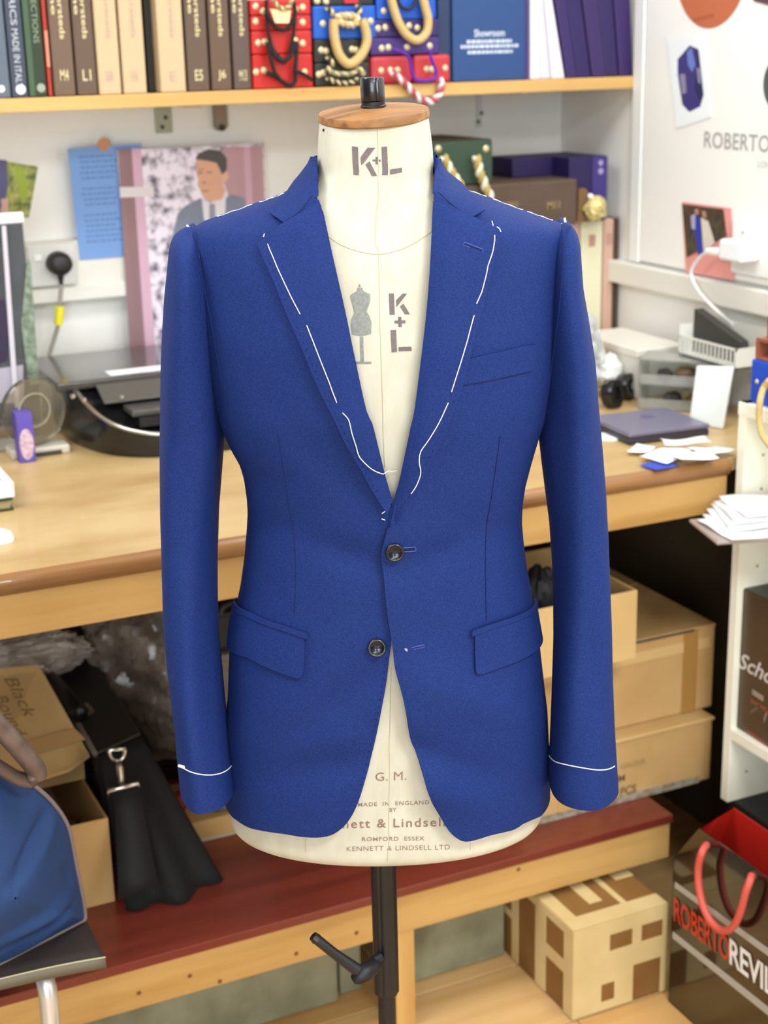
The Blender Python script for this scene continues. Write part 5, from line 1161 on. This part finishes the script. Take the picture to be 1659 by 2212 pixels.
La, Lb = at(1487, 1130, Z=TZ)[:2], at(1548, 1180, Z=TZ)[:2]; ed = (La-Lb)/np.linalg.norm(La-Lb); wd_ = np.linalg.norm(La-Lb); pd = np.array([-ed[1], ed[0]]); pd = pd if pd[0] > 0 else -pd
R_t = Matrix(((pd[0], ed[0], 0), (pd[1], ed[1], 0), (0, 0, 1)))
ln_ = .24; tc_ = Lb+ed*wd_/2+pd*ln_/2
pt = tag(MB().obox((tc_[0], tc_[1], TZ+.004), (ln_, wd_, .007), R_t).obj('plastic_tray', mat('taupe_clear_plastic', 'b6a59c', .25, trans=.3), bevel=.003), 'taupe plastic tray of white papers jutting from the bookcase shelf', 'tray')
g = np.random.default_rng(3)
for k in range(6):
    z = TZ+.0085+.0064*k; R_k = Matrix.Rotation(g.normal()*4*D2R, 3, 'Z') @ R_t; off_ = pd*(-.004+.008*g.random()+.007*k)
    b = MB(); n = 8; rows = []
    for i in range(n+1):
        row = []
        for j in range(n+1):
            u, v = (i/n-.5)*(ln_-.03), (j/n-.5)*(wd_-.012); p_ = R_k @ Vector((u, v, 0)); row.append((tc_[0]+off_[0]+p_[0], tc_[1]+off_[1]+p_[1], z+.0022*math.sin(u*40+k)+.0018*math.sin(v*60+2*k)+.004*max(0, u/.1)*(k > 3)))
        rows.append(row)
    o = b.grid(rows).obj('paper_sheet', M_PAPER, smooth=True, solid=.0035)
    tag(o, ('lowest white paper bundle in the taupe tray', 'white paper bundle second from the tray bottom', 'white paper bundle third from the tray bottom', 'white paper bundle fourth from the tray bottom', 'white paper bundle fifth from the tray bottom', 'topmost white paper bundle in the taupe tray')[k], 'paper', 'papers in the taupe tray')
x0 = BX+.012
y0 = at(1592, 1400, X=x0)[1]
db = tag(MB().box(x0, 1.80, y0-.36, y0, .4385, .702).obj('brown_gift_box', mat('dark_chocolate_card', '4b3826', .35, spec=.5), bevel=.002), 'dark brown box with white script lettering in the bookcase cubby', 'box')
MB().box(x0+.002, 1.798, y0-.358, y0-.002, .7021, .7035).obj('box_lid', mat('near_black_lid', '2a2118', .4), db)
ql = at(1594, 1452, X=x0-.001)
lettering('Schoyle', (x0-.0005, ql[1], ql[2]), (0, -1, 0), (0, 0, 1), .040, mat('white_script', 'cfc6c0', .6), db, width=.15, bold=.015, shear=.35)
def barx(o, p, q_, h, m):
    a, c = at(*p, X=x0), at(*q_, X=x0); MB().prism([(x0-.0005, a[1], a[2]), (x0-.0005, c[1], c[2]), (x0-.0005, c[1], c[2]-h), (x0-.0005, a[1], a[2]-h)], (-.0003, 0, 0)).obj('printed_line', m, o)
barx(db, (1626, 1488), (1650, 1504), .010, mat('taupe_script', '9c8878', .6)); barx(db, (1622, 1508), (1690, 1548), .008, mat('rust_line', '7c4632', .6)); barx(db, (1614, 1574), (1690, 1628), .008, mat('rust_line', '7c4632', .6)); barx(db, (1622, 1536), (1642, 1522), .006, mat('dull_taupe', '6b5848', .6)); barx(db, (1651, 1552), (1659, 1528), .010, mat('taupe_script', '9c8878', .6))

# ---------------------------------------------------------------- boxes on and under the bench, right
def carton(x0, x1, y0, y1, z0, z1, label, m, name='carton', group=None):
    t = thing(name, ((x0+x1)/2, (y0+y1)/2, z0), label, 'box', group)
    MB().box(x0, x1, y0, y1, z0, z1).obj('carton_body', m, t, bevel=.004); return t
BEN = .2803
lc = carton(1.22, 1.628, 2.085, 2.52, BEN, .404, 'flat shipping carton lowest on the bench, printed with quantity marks', M_CARD)
MB().box(1.218, 1.630, 2.081, 2.30, .4042, .410).obj('lid_flap', M_CARDL, lc, bevel=.002); MB().box(1.218, 1.630, 2.302, 2.524, .4042, .410).obj('lid_flap', M_CARDL, lc, bevel=.002)
M_LTAPE = mat('tan_label_tape', 'c9a060', .4); x0_, x1_ = at(1205, 1740, Y=2.084)[0], at(1265, 1740, Y=2.084)[0]
MB().box(x0_, x1_, 2.0835, 2.0848, BEN+.002, .365).obj('tape_patch', M_LTAPE, lc)
b = MB().box(1.23, 1.60, 2.0825, 2.0845, BEN+.0005, BEN+.014); b.obj('torn_edge', mat('scuffed_grey_edge', '7d6a50', .8, col2='a39a88', scale=70), lc)
M_CPR = mat('faded_carton_print', '7d6440', .8)
def onbox(body, xa, xb, yb_, hpx, Y, o, m, bold=.02):
    qa, qb = at(xa, yb_, Y=Y), at(xb, yb_, Y=Y); h = (at(xa, yb_-hpx, Y=Y)-qa)[2]; return lettering(body, (qa[0], Y-.0003, qa[2]), (1, 0, 0), (0, 0, 1), h, m, o, width=qb[0]-qa[0], bold=bold)
onbox('QTY', 1231, 1262, 1736, 18, 2.083, lc, M_CPR); onbox('50', 1298, 1320, 1726, 17, 2.083, lc, M_CPR); onbox('PCS', 1340, 1374, 1720, 18, 2.083, lc, M_CPR); onbox('00', 1231, 1252, 1709, 14, 2.083, lc, M_INK); onbox('CM', 1318, 1350, 1694, 14, 2.083, lc, M_CPR); onbox('COLOUR', 1340, 1395, 1662, 10, 2.083, lc, mat('very_faded_print', 'a98c5e', .8))
bgc = carton(1.23, 1.652, 2.12, 2.62, .4106, .576, 'big brown carton in the middle of the bench stack', M_CARD)
MB().box(1.232, 1.650, 2.116, 2.36, .5762, .581).obj('lid_flap', M_CARD, bgc, bevel=.002); MB().box(1.232, 1.650, 2.364, 2.618, .5762, .581).obj('lid_flap', M_CARD, bgc, bevel=.002)
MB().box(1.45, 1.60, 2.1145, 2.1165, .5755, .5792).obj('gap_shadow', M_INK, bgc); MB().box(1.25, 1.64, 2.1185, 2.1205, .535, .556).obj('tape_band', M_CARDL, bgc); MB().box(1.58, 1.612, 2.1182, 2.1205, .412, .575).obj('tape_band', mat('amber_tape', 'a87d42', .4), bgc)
def open_box(x0, x1, y0, y1, z0, z1, label, m, t=.004):
    o = thing('open_carton', ((x0+x1)/2, (y0+y1)/2, z0), label, 'box')
    MB().box(x0, x1, y0, y0+t, z0, z1).obj('front_wall', m, o, bevel=.001); MB().box(x0, x1, y1-t, y1, z0, z1).obj('back_wall', m, o, bevel=.001)
    MB().box(x0, x0+t, y0+t, y1-t, z0, z1).obj('side_wall', m, o, bevel=.001); MB().box(x1-t, x1, y0+t, y1-t, z0, z1).obj('side_wall', m, o, bevel=.001); MB().box(x0+t, x1-t, y0+t, y1-t, z0, z0+t).obj('bottom', m, o); return o
oc = open_box(1.12, 1.424, 2.046, 2.32, .5815, .709, 'pale open carton on top of the bench stack, behind the right cuff', M_CARDL)
MB().box(1.12, 1.235, 2.042, 2.0445, .5816, .704).obj('front_flap', M_CARDL, oc, bevel=.001)
for k, (x, y, z, r_) in enumerate(((1.185, 2.12, .672, .048), (1.285, 2.14, .668, .046), (1.205, 2.235, .676, .048))):
    tag(crumple((x, y, z), r_, (.9, .9, 1.6), 14, .25, 60+k).obj('black_cloth', mat('black_cloth_stuff', '0d0d10', .6), smooth=True, sharp=30), ('bundle of black cloth at the front of the open carton', 'bundle of black cloth right in the open carton', 'bundle of black cloth rising at the back left of the carton')[k], 'cloth', 'black cloth in the open carton')
# taped parcel under the bench
tx0, tx1, ty0, ty1, tz = 1.212, 1.404, 1.900, 2.20, .178
tpd = thing('taped_parcel', ((tx0+tx1)/2, 2.05, 0), 'brown parcel wrapped in strips of buff tape under the bench end', 'parcel')
MB().box(tx0, tx1, ty0, ty1, .001, tz).obj('parcel_body', M_CARDD, tpd, bevel=.004)
def tape(x0, x1, y0, y1, z0, z1): MB().box(x0, x1, y0, y1, z0, z1).obj('tape_strip', M_TAPE, tpd)
W_ = tx1-tx0; e = .0008
for a, c, zz0, zz1 in ((0, 1, .150, .1768), (0, 1, .075, .118), (0, .38, .118, .150), (.62, .72, .118, .150), (.95, 1, .118, .150), (0, .30, .003, .075), (.44, .64, .003, .075), (.94, 1, .003, .075), (.30, .44, .003, .02), (.30, .44, .055, .075)): tape(tx0+W_*a, tx0+W_*c, ty0-e, ty0+e, zz0, zz1)
D_ = ty1-ty0
for a, c, zz0, zz1 in ((0, .10, .003, .1595), (.10, .30, .080, .105), (.30, .42, .003, .1595), (.62, .70, .003, .1595), (.70, 1, .085, .10), (0, 1, .1600, .1768)): tape(tx0-e, tx0+e, ty0+D_*a, ty0+D_*c, zz0, zz1)
for a, c, b0, b1 in ((0, 1, 0.004, .12), (0.004, .14, .121, 1), (.36, .50, .2, 1), (.62, .68, .121, 1), (.80, .996, .35, .55)): tape(tx0+W_*a, tx0+W_*c, ty0+D_*b0, ty0+D_*b1, tz-e, tz+e)
# stone slabs under the bench
M_STONE = mat('grey_green_stone', '8d8a70', .85, col2='757258', scale=14, bump=.3, bscale=60)
tag(MB().box(.28, .874, 2.135, 2.20, .001, .165).obj('stone_slab', M_STONE, bevel=.004), 'long grey green stone slab under the bench left of the pole', 'slab', 'stone slabs under the bench')
tag(MB().box(.884, .926, 2.15, 2.20, .001, .16).obj('stone_slab', M_STONE, bevel=.004), 'narrow stone offcut behind the bench leg', 'slab', 'stone slabs under the bench')
tag(MB().box(.975, 1.205, 2.125, 2.165, .001, .20).obj('stone_slab', M_STONE, bevel=.003), 'stone slab between the bench leg and the taped parcel', 'slab', 'stone slabs under the bench')
# ---------------------------------------------------------------- shopping bag, right foreground
SX0, SX1, SY1, SY0, SH = 1.392, 1.486, 1.872, 1.40, .374
sbg = thing('shopping_bag', ((SX0+SX1)/2, 1.62, 0), 'glossy dark brown paper shopping bag with red lining and red rope handle', 'shopping bag')
M_BAG = mat('glossy_brown_black', '1a120c', .10, spec=.7, coat=.6); M_BRED = mat('red_bag_lining', 'b81f12', .5)
MB().prism([(SX0, SY1, .001), (SX0, SY0, .001), (SX0, SY0, SH), (SX0, 1.806, SH), (SX0, SY1, .285)], (.0018, 0, 0)).obj('front_face', M_BAG, sbg)
MB().prism([(SX1, SY1, .001), (SX1, SY0, .001), (SX1, SY0, SH), (SX1, 1.836, SH), (SX1, SY1, .285)], (-.0018, 0, 0)).obj('back_face', M_BRED, sbg)
gm = ((SX0+SX1)/2, 1.824)
MB().prism([(SX0, SY1, .001), (gm[0], SY1-.006, .001), (gm[0], SY1-.006, .27), (SX0, SY1, .285)], (0, -.0012, 0)).obj('gusset', M_BAG, sbg)
MB().prism([(SX1, SY1, .001), (gm[0], SY1-.006, .001), (gm[0], SY1-.006, .27), (SX1, SY1, .285)], (0, -.0012, 0)).obj('gusset', M_BAG, sbg)
for o_, m_, nm in ((0, M_BAG, 'gusset_fold'), (-.002, M_BRED, 'gusset_lining')):
    P = [(SX0+.002, SY1+o_, .285), (gm[0], SY1-.006+o_, .27), (SX1-.002, SY1+o_, .285), (SX1-.002, 1.836+o_, SH), (gm[0], 1.822+o_, SH), (SX0+.002, 1.806+o_, SH)]
    MB().add(P, [(0, 1, 4, 5), (1, 2, 3, 4)]).obj(nm, m_, sbg)
MB().box(SX0, SX1, SY0, SY1-.006, .001, .003).obj('bag_bottom', M_BAG, sbg)
def fx(px, py): return at(px, py, X=SX0)
M_STRP = mat('warm_grey_stripe', 'b0a99f', .5)
def fxz(px, py): return at(px, py, X=SX0-.0004)
def slab(pts, m, name):
    P = [fxz(*p) for p in pts]; MB().prism(P, (-.0006, 0, 0)).obj(name, m, sbg)
slab([(1459, 1905), (1690, 2070), (1690, 2087), (1458, 1917)], M_STRP, 'stripe'); slab([(1454, 2012), (1700, 2207), (1700, 2226), (1453, 2026)], M_STRP, 'stripe')
def face_text(body, p0, p1, hpx, m, bold):
    a, c = fxz(*p0), fxz(*p1); t = fxz(p0[0], p0[1]-hpx); v, f = text_mesh(body, bold, .95); wd, h = v[:, 0].max(), v[:, 1].max(); up = t-a
    W = [a+(c-a)*u/wd+up*w2/h+np.array([-.0012, 0, 0]) for u, w2 in v]; MB().add(W, f).obj('lettering', m, sbg)
face_text('ROBERTO', (1457, 1988), (1577, 2081), 52, mat('red_bag_print', 'c23a22', .5), .02)
face_text('REVILLA', (1577, 2081), (1722, 2196), 56, mat('white_bag_print', 'f3f0ee', .5), .02)
cord('rope_handle', spl3([fx(1531, 1824)+np.array([-.004, 0, 0])]+[at(x, y, X=SX0-.022) for x, y in ((1516, 1842), (1508, 1880), (1512, 1930), (1526, 1975), (1546, 2002), (1565, 2011), (1585, 2000), (1600, 1968), (1610, 1930))]+[at(1619, 1905, X=SX0-.016), fx(1628, 1890)+np.array([-.004, 0, 0])], 8), .0062, mat('coral_rope', 'cf5648', .55, bump=.2, bscale=400), sbg, 12)
for p in ((1529, 1823), (1629, 1890)): MB().lathe([(.0075, 0), (.006, .0012), (.004, .0012)], fxz(*p), 16, (-1, 0, 0)).obj('eyelet', mat('dark_eyelet', '4a3c34', .4), sbg)

# ---------------------------------------------------------------- under the desk, left
ocl = open_box(.33, .503, 2.186, 2.80, BEN, .434, 'old brown open carton on the bench beside the black case', M_CARD)
P = [at(203, 1634, Z=.480), at(150, 1668, Z=.474), at(80, 1690, Z=.474), at(-40, 1712, Z=.478), at(-40, 1452, Z=.600), at(84, 1440, Z=.600)]
P[0][0] = min(P[0][0], .513)
fp = MB().prism(P, (0, .001, .004)).obj('top_flap', M_CARDL, ocl, bevel=.001)
MB().box(.34, .505, 2.34, 2.80, .434, .467).obj('raised_rim', M_CARD, ocl)
fpn = Vector(P[5]-P[0]).cross(Vector(P[2]-P[0])).normalized(); fpn = fpn if fpn.z > 0 else -fpn
def onflap(px, py): d = Vector(ray(px, py)); return Vector(CAM)+d*((Vector(P[1])+fpn*.0052-Vector(CAM)).dot(fpn)/d.dot(fpn))
fdn = Vector(P[0]-P[5]).normalized(); fup = fpn.cross(fdn); fup = fup if fup.x > 0 else -fup
M_PEN = mat('pencil_writing', '8a6c44', .8)
for tx, p_ in (('Black', (8, 1466)), ('Bound', (-14, 1506))): lettering(tx, onflap(*p_), fdn, fup, .022, M_PEN, fp, width=.085, shear=.3)
MB().prism([onflap(52, 1602), onflap(160, 1572), onflap(186, 1598), onflap(78, 1628)], fpn*.0004).obj('tape_strip', mat('aged_tape', 'bf9c68', .35), fp)
for k, (px, py, r_) in enumerate(((110, 1720, .055), (150, 1745, .05), (90, 1700, .05))):
    tag(crumple(((.392, 2.255, .345), (.458, 2.250, .345), (.424, 2.318, .35))[k], .034, (.92, .92, 1.7), 14, .25, 80+k).obj('black_cloth', mat('dusty_black_cloth', '231f1b', .6), smooth=True, sharp=30), ('dusty black cloth in the middle of the old carton', 'dusty black cloth at the right of the old carton', 'dusty black cloth at the back of the old carton')[k], 'cloth', 'dusty black cloth in the old carton')
# black case with handle and shoulder strap
cs = thing('black_case', (.56, 2.45, BEN), 'black leather pilot case with handle and shoulder strap on the bench', 'case')
M_LEA = mat('black_leather', '1b1917', .5, bump=.15, bscale=500); M_VEL = mat('black_nylon', '070607', .85)
MB().prism([(.517, 2.285, BEN), (.602, 2.325, BEN), (.602, 2.325, .497), (.517, 2.285, .497)], (.012, .40, 0)).obj('case_body', M_LEA, cs, bevel=.006)
MB().prism([(.512, 2.282, .499), (.604, 2.324, .499), (.617, 2.726, .499), (.525, 2.688, .499)], (0, 0, .006)).obj('top_panel', mat('soft_black_leather', '2c2925', .45), cs, bevel=.003)
MB().tube([(.513, 2.283, .503), (.520, 2.50, .503), (.526, 2.69, .503)], .005, 8).obj('edge_piping', mat('grey_leather_edge', '6a6258', .5), cs, smooth=True)
# draped front
rows = []
for t in np.linspace(0, 1, 14):
    top = np.array([[.517, 2.282, .498], [.602, 2.322, .498]]); bot = np.array([[.513, 2.158, BEN], [.682, 2.178, BEN]])
    row = []
    for s_ in np.linspace(0, 1, 25):
        p = (top[0]*(1-s_)+top[1]*s_)*(1-t)+(bot[0]*(1-s_)+bot[1]*s_)*t; p = p+np.array([0, -1, 0])*(.016*math.sin(math.pi*t)*.6+.012*t*math.sin(s_*14+.6)+.03*t*math.sin(math.pi*s_)); row.append(p.tolist())
    rows.append(row)
MB().grid(rows).obj('draped_cover', M_VEL, cs, smooth=True, solid=.004)
def ontop(px, py, z): return at(px, py, Z=z)
hd = spl3([ontop(88, 1462, .508), ontop(104, 1462, .53), ontop(140, 1500, .54), ontop(166, 1535, .535), ontop(176, 1552, .512)], 6)
MB().tube(hd, .0135, 12, flat=.55).obj('carry_handle', mat('black_handle', '100d0b', .4), cs, smooth=True)
MB().tube([ontop(84, 1455, .512), ontop(98, 1482, .512)], .004, 8).obj('handle_clip', M_STEEL, cs)
MB().tube([ontop(150, 1536, .512), ontop(164, 1551, .512), ontop(182, 1548, .512), ontop(200, 1537, .512), ontop(186, 1522, .512)], .0036, 8).obj('handle_clip', mat('brass_steel', 'b3a28a', .3, metal=.9), cs)
Ys = 2.20
ring = [at(252+18*math.cos(t)*(1 if math.sin(t) > -.2 else .9), 1630+14*math.sin(t), Y=2.235) for t in np.linspace(0, 2*math.pi, 24, endpoint=False)]
MB().tube([at(236, 1620, Y=2.235), at(270, 1616, Y=2.235)]+[at(253+17*math.cos(t), 1622+22*math.sin(t), Y=2.235) for t in np.linspace(0, math.pi, 12)], .0036, 8, closed=True).obj('d_ring', M_STEEL, cs, smooth=True)
MB().tube([at(256, 1644, Y=2.225), at(259, 1660, Y=2.22), at(262, 1680, Y=2.215), at(262, 1700, Y=2.21)], [.004, .0065, .0055, .006], 10).obj('swivel_hook', mat('brass_steel', 'b3a28a', .3, metal=.9), cs, smooth=True)
MB().tube([at(234, 1722, Y=2.20), at(234, 1708, Y=2.20), at(298, 1692, Y=2.20), at(301, 1702, Y=2.20)], .0040, 8).obj('strap_buckle', M_STEEL, cs, smooth=True)
rows = [[at(240, 1712, Y=2.200).tolist(), at(298, 1698, Y=2.200).tolist()]]+[[at(246+s*10, 1712+s*230, Y=2.200-.075*s).tolist(), at(300+s*42, 1698+s*220, Y=2.200-.075*s).tolist()] for s in (.2, .4, .6, .8, 1.0)]
MB().grid(rows).obj('shoulder_strap', mat('black_webbing', '0d0c0e', .75), cs, smooth=True, solid=.003)
# plastic wrapped garments at the back under the desk
M_WRAP = mat('smoky_plastic_wrap', 'a39486', .25, col2='665a4f', scale=11, detail=6, spec=.7, bump=.8, bscale=45); M_WRAPL = mat('clear_plastic_wrap', 'c4bbb2', .2, col2='8c827a', scale=22, spec=.7, bump=.6, bscale=60)
tag(crumple((.84, 2.68, .50), .235, (.98, .58, 1.0), 72, .13, 101, .05).obj('wrapped_garments', M_WRAP, smooth=True, sharp=20), 'heap of garments in smoky plastic wrap behind the black case', 'bundle')
tag(crumple((1.12, 2.60, .41), .14, (.8, .6, .8), 50, .18, 104, .05).obj('wrapped_garments', mat('dark_plastic_wrap', '3b332c', .25, col2='57504a', scale=20, detail=6, spec=.7, bump=.8, bscale=50), smooth=True, sharp=20), 'second darker heap of wrapped garments behind the jacket', 'bundle')
q = at(60, 1420, Y=2.62); tag(crumple((q[0], 2.62, q[2]), .085, (1.3, .6, .5), 44, .22, 107, .06).obj('plastic_cover', M_WRAPL, smooth=True, sharp=20), 'crinkled clear plastic cover above the old carton', 'cover')
q = at(490, 1370, Y=2.30)
hb = thing('black_handbag', (q[0]+.02, 2.34, .3185), 'black bag with a loop handle behind the left sleeve', 'bag')
MB().box(q[0]-.035, q[0]+.075, 2.32, 2.40, .3185, at(490, 1412, Y=2.32)[2]).obj('bag_lower', mat('grey_plastic_sleeve', '6a6058', .25, col2='544a42', scale=40, bump=.5), hb, bevel=.01)
MB().box(q[0]-.033, q[0]+.073, 2.322, 2.398, at(490, 1411, Y=2.32)[2], at(490, 1322, Y=2.32)[2]).obj('bag_body', M_BLK, hb, bevel=.012)
cord('handle', spl3([at(476, 1330, Y=2.33), at(482, 1312, Y=2.33), at(500, 1303, Y=2.33), at(520, 1306, Y=2.33), at(530, 1330, Y=2.33)]), .006, M_BLK, hb)
xa = at(380, 1800, Y=2.31)[0]
fc = tag(MB().box(xa-.03, .80, 2.31, 2.47, BEN, .318).obj('flat_carton', M_CARD, bevel=.003), 'flat cardboard carton low behind the left cuff', 'box'); MB().box(xa-.03, .80, 2.306, 2.311, BEN, .284).obj('scuffed_edge', mat('pale_scuffed_edge', 'bdb19a', .8), fc)
for k in range(3):
    x = xa+.03+.042*k; tag(crumple((x, 2.37, .336), .017, (1.1, 1, 1), 9, .35, 200+k).obj('cloth_scrap', [mat('red_scrap', '8c1d14', .7), mat('dark_scrap', '241512', .7), mat('grey_scrap', '8b8276', .7)][k]), ('crumpled red cloth scrap', 'dark cloth scrap', 'grey cloth scrap')[k]+' on the flat carton', 'scrap', 'scraps on the flat carton')

# ---------------------------------------------------------------- chair and blue holdall, left foreground
SEAT = .456
ch = thing('tube_chair', (.19, 1.95, 0), 'chair with dark brown seat and chromed tube legs under the blue holdall', 'chair')
M_SEAT = mat('dark_brown_velour', '2b211d', .8, sheen=.2); M_EDGE = mat('grey_olive_edge', '6b6455', .6)
def seat_row(y, dz=0.0):
    return [(x, y+(.012*math.cos((x-.19)*8)-.012), SEAT+dz+(.010 if x > .33 else 0)*0-.003*max(0, (x-.30)/.09)**2+.0) for x in np.linspace(-.03, .388, 22)]
rows = [seat_row(y) for y in np.linspace(1.786, 2.14, 14)]
MB().grid(rows).obj('seat', M_SEAT, ch, smooth=True, solid=.015)
rows = [[(x, y-.0012-.0006, z+o_) for x, y, z in seat_row(1.786)] for o_ in (.0012, -.0165)]
MB().grid(rows).obj('seat_edge', M_EDGE, ch, smooth=True, solid=-.002)
MB().tube([(x, y-.002, z+.0008) for x, y, z in seat_row(1.786)], .0008, 6).obj('edge_highlight', mat('pale_yellow_highlight', 'c8bb92', .4), ch)  # bright highlight line on the seat edge, made as a pale tube
M_TUBE = mat('chromed_tube', 'dcdcdc', .28, metal=.65)
for x, y in ((.312, 1.80), (.02, 1.80)):
    MB().tube(spl3([(x, y+.16, SEAT-.030), (x, y+.05, SEAT-.030), (x, y+.012, SEAT-.036), (x, y, SEAT-.07), (x-.004, y-.002, .30), (x-.012, y-.006, .15), (x-.02, y-.010, .04), (x-.02, y+.002, .0135), (x-.02, y+.14, .0135)], 6), .0130, 18).obj('leg', M_TUBE, ch, smooth=True, sharp=60)
# holdall
HB0, HE, HN = np.array([.376, 1.864, SEAT+.001]), np.array([.926, .378, 0.0]), np.array([.378, -.926, 0.0])
def atH(px, py, dp=0.0):
    d = ray(px, py); return CAM+d*(((HB0-HN*dp-CAM)@HN)/(d@HN))
hb_ = thing('blue_holdall', (.25, 1.86, SEAT+.001), 'blue canvas holdall with brown leather handles, standing on the chair', 'bag')
M_CANV = mat('blue_canvas', '173868', .8, col2='13305c', scale=500, bump=.3, bscale=900, sheen=.15); M_BRLE = mat('brown_leather', '6d5a52', .35, col2='5c4a43', scale=50, bump=.12, bscale=300)
out = spline([(0, 2091), (60, 2064), (110, 2040), (160, 2013), (182, 1998), (184, 1986), (180, 1950), (171, 1905), (163, 1865), (155, 1820), (146, 1786), (128, 1755), (100, 1722), (60, 1690), (20, 1662), (-30, 1640), (-90, 1640), (-140, 1690), (-170, 1800), (-185, 1950), (-190, 2080), (-180, 2150), (-150, 2158), (-80, 2128), (-2, 2092)], 10)
O2 = np.array([[(q-HB0)@HE, max(q[2]-HB0[2], .0005)] for q in (atH(*p) for p in out)])
cen = O2.mean(0)
def bagpt(p, dep): return HB0+HE*p[0]-HN*dep+np.array([0, 0, max(p[1], .0)])
def l2(px, py): q = atH(px, py); return ((q-HB0)@HE, q[2]-HB0[2])
folds = []
for px, py, rx, rz, a_, am in ((60, 1992, .055, .007, .06, .020), (50, 1966, .07, .010, .06, -.014), (30, 1808, .05, .010, .45, .014), (90, 1782, .04, .010, .5, -.008), (128, 1880, .009, .022, .4, .006), (60, 2036, .06, .012, .35, -.010), (-20, 1900, .05, .04, 0, -.012)):
    c_ = l2(px, py); folds.append((c_[0], c_[1], rx, rz, a_, am))
def fold(p):
    x, z = p; f = 0
    for (cx_, cz_, rx, rz, a_, am) in folds:
        ca, sa = math.cos(a_), math.sin(a_); X = (x-cx_)*ca+(z-cz_)*sa; Z = -(x-cx_)*sa+(z-cz_)*ca; f += am*math.exp(-(X/rx)**2-(Z/rz)**2)
    return f
def dep(s): return -.055*(1-s**1.8)
rows = [[bagpt(cen+(p-cen)*s, dep(s)+fold(cen+(p-cen)*s)*(1-s**10)).tolist() for p in O2] for s in np.concatenate([np.linspace(1, .1, 34), [.01]])]
MB().grid(rows, closed=True).obj('bag_front', M_CANV, hb_, smooth=True)
rows = [[bagpt(p, 0).tolist() for p in O2]]+[[(np.array(bagpt(cen+(p-cen)*s-np.array([0, d_*.12 if (p-cen)[1] > 0 else 0]), d_))).tolist() for p in O2] for s, d_ in ((1.0, .02), (.99, .07), (.96, .11), (.9, .125), (.6, .13), (.2, .13), (.01, .13))]
MB().grid(rows, closed=True).obj('bag_rear', M_CANV, hb_, smooth=True)
MB().tube([bagpt(p, -.0008)+np.array([0, 0, .002]) for p in O2], .0030, 8, closed=True).obj('piping', mat('brown_grey_piping', '7d6d6a', .5), hb_, smooth=True)
hp = spl3([atH(x, y, d) for x, y, d in ((-60, 1650, .0), (-70, 1560, -.015), (-30, 1545, -.03), (0, 1572, -.035), (30, 1604, -.04), (58, 1636, -.04), (76, 1660, -.04), (78, 1672, -.038))], 6)
MB().tube(hp, .0165, 14, flat=.8).obj('handle', M_BRLE, hb_, smooth=True)
hp = spl3([atH(x, y, d) for x, y, d in ((78, 1668, -.045), (70, 1684, -.035), (40, 1682, -.03), (5, 1662, -.028), (-30, 1640, -.028), (-70, 1620, -.02))], 6)
MB().tube(hp, .0150, 14, flat=.6).obj('handle', mat('brown_leather_dark', '5d4b42', .4, bump=.12, bscale=300), hb_, smooth=True)
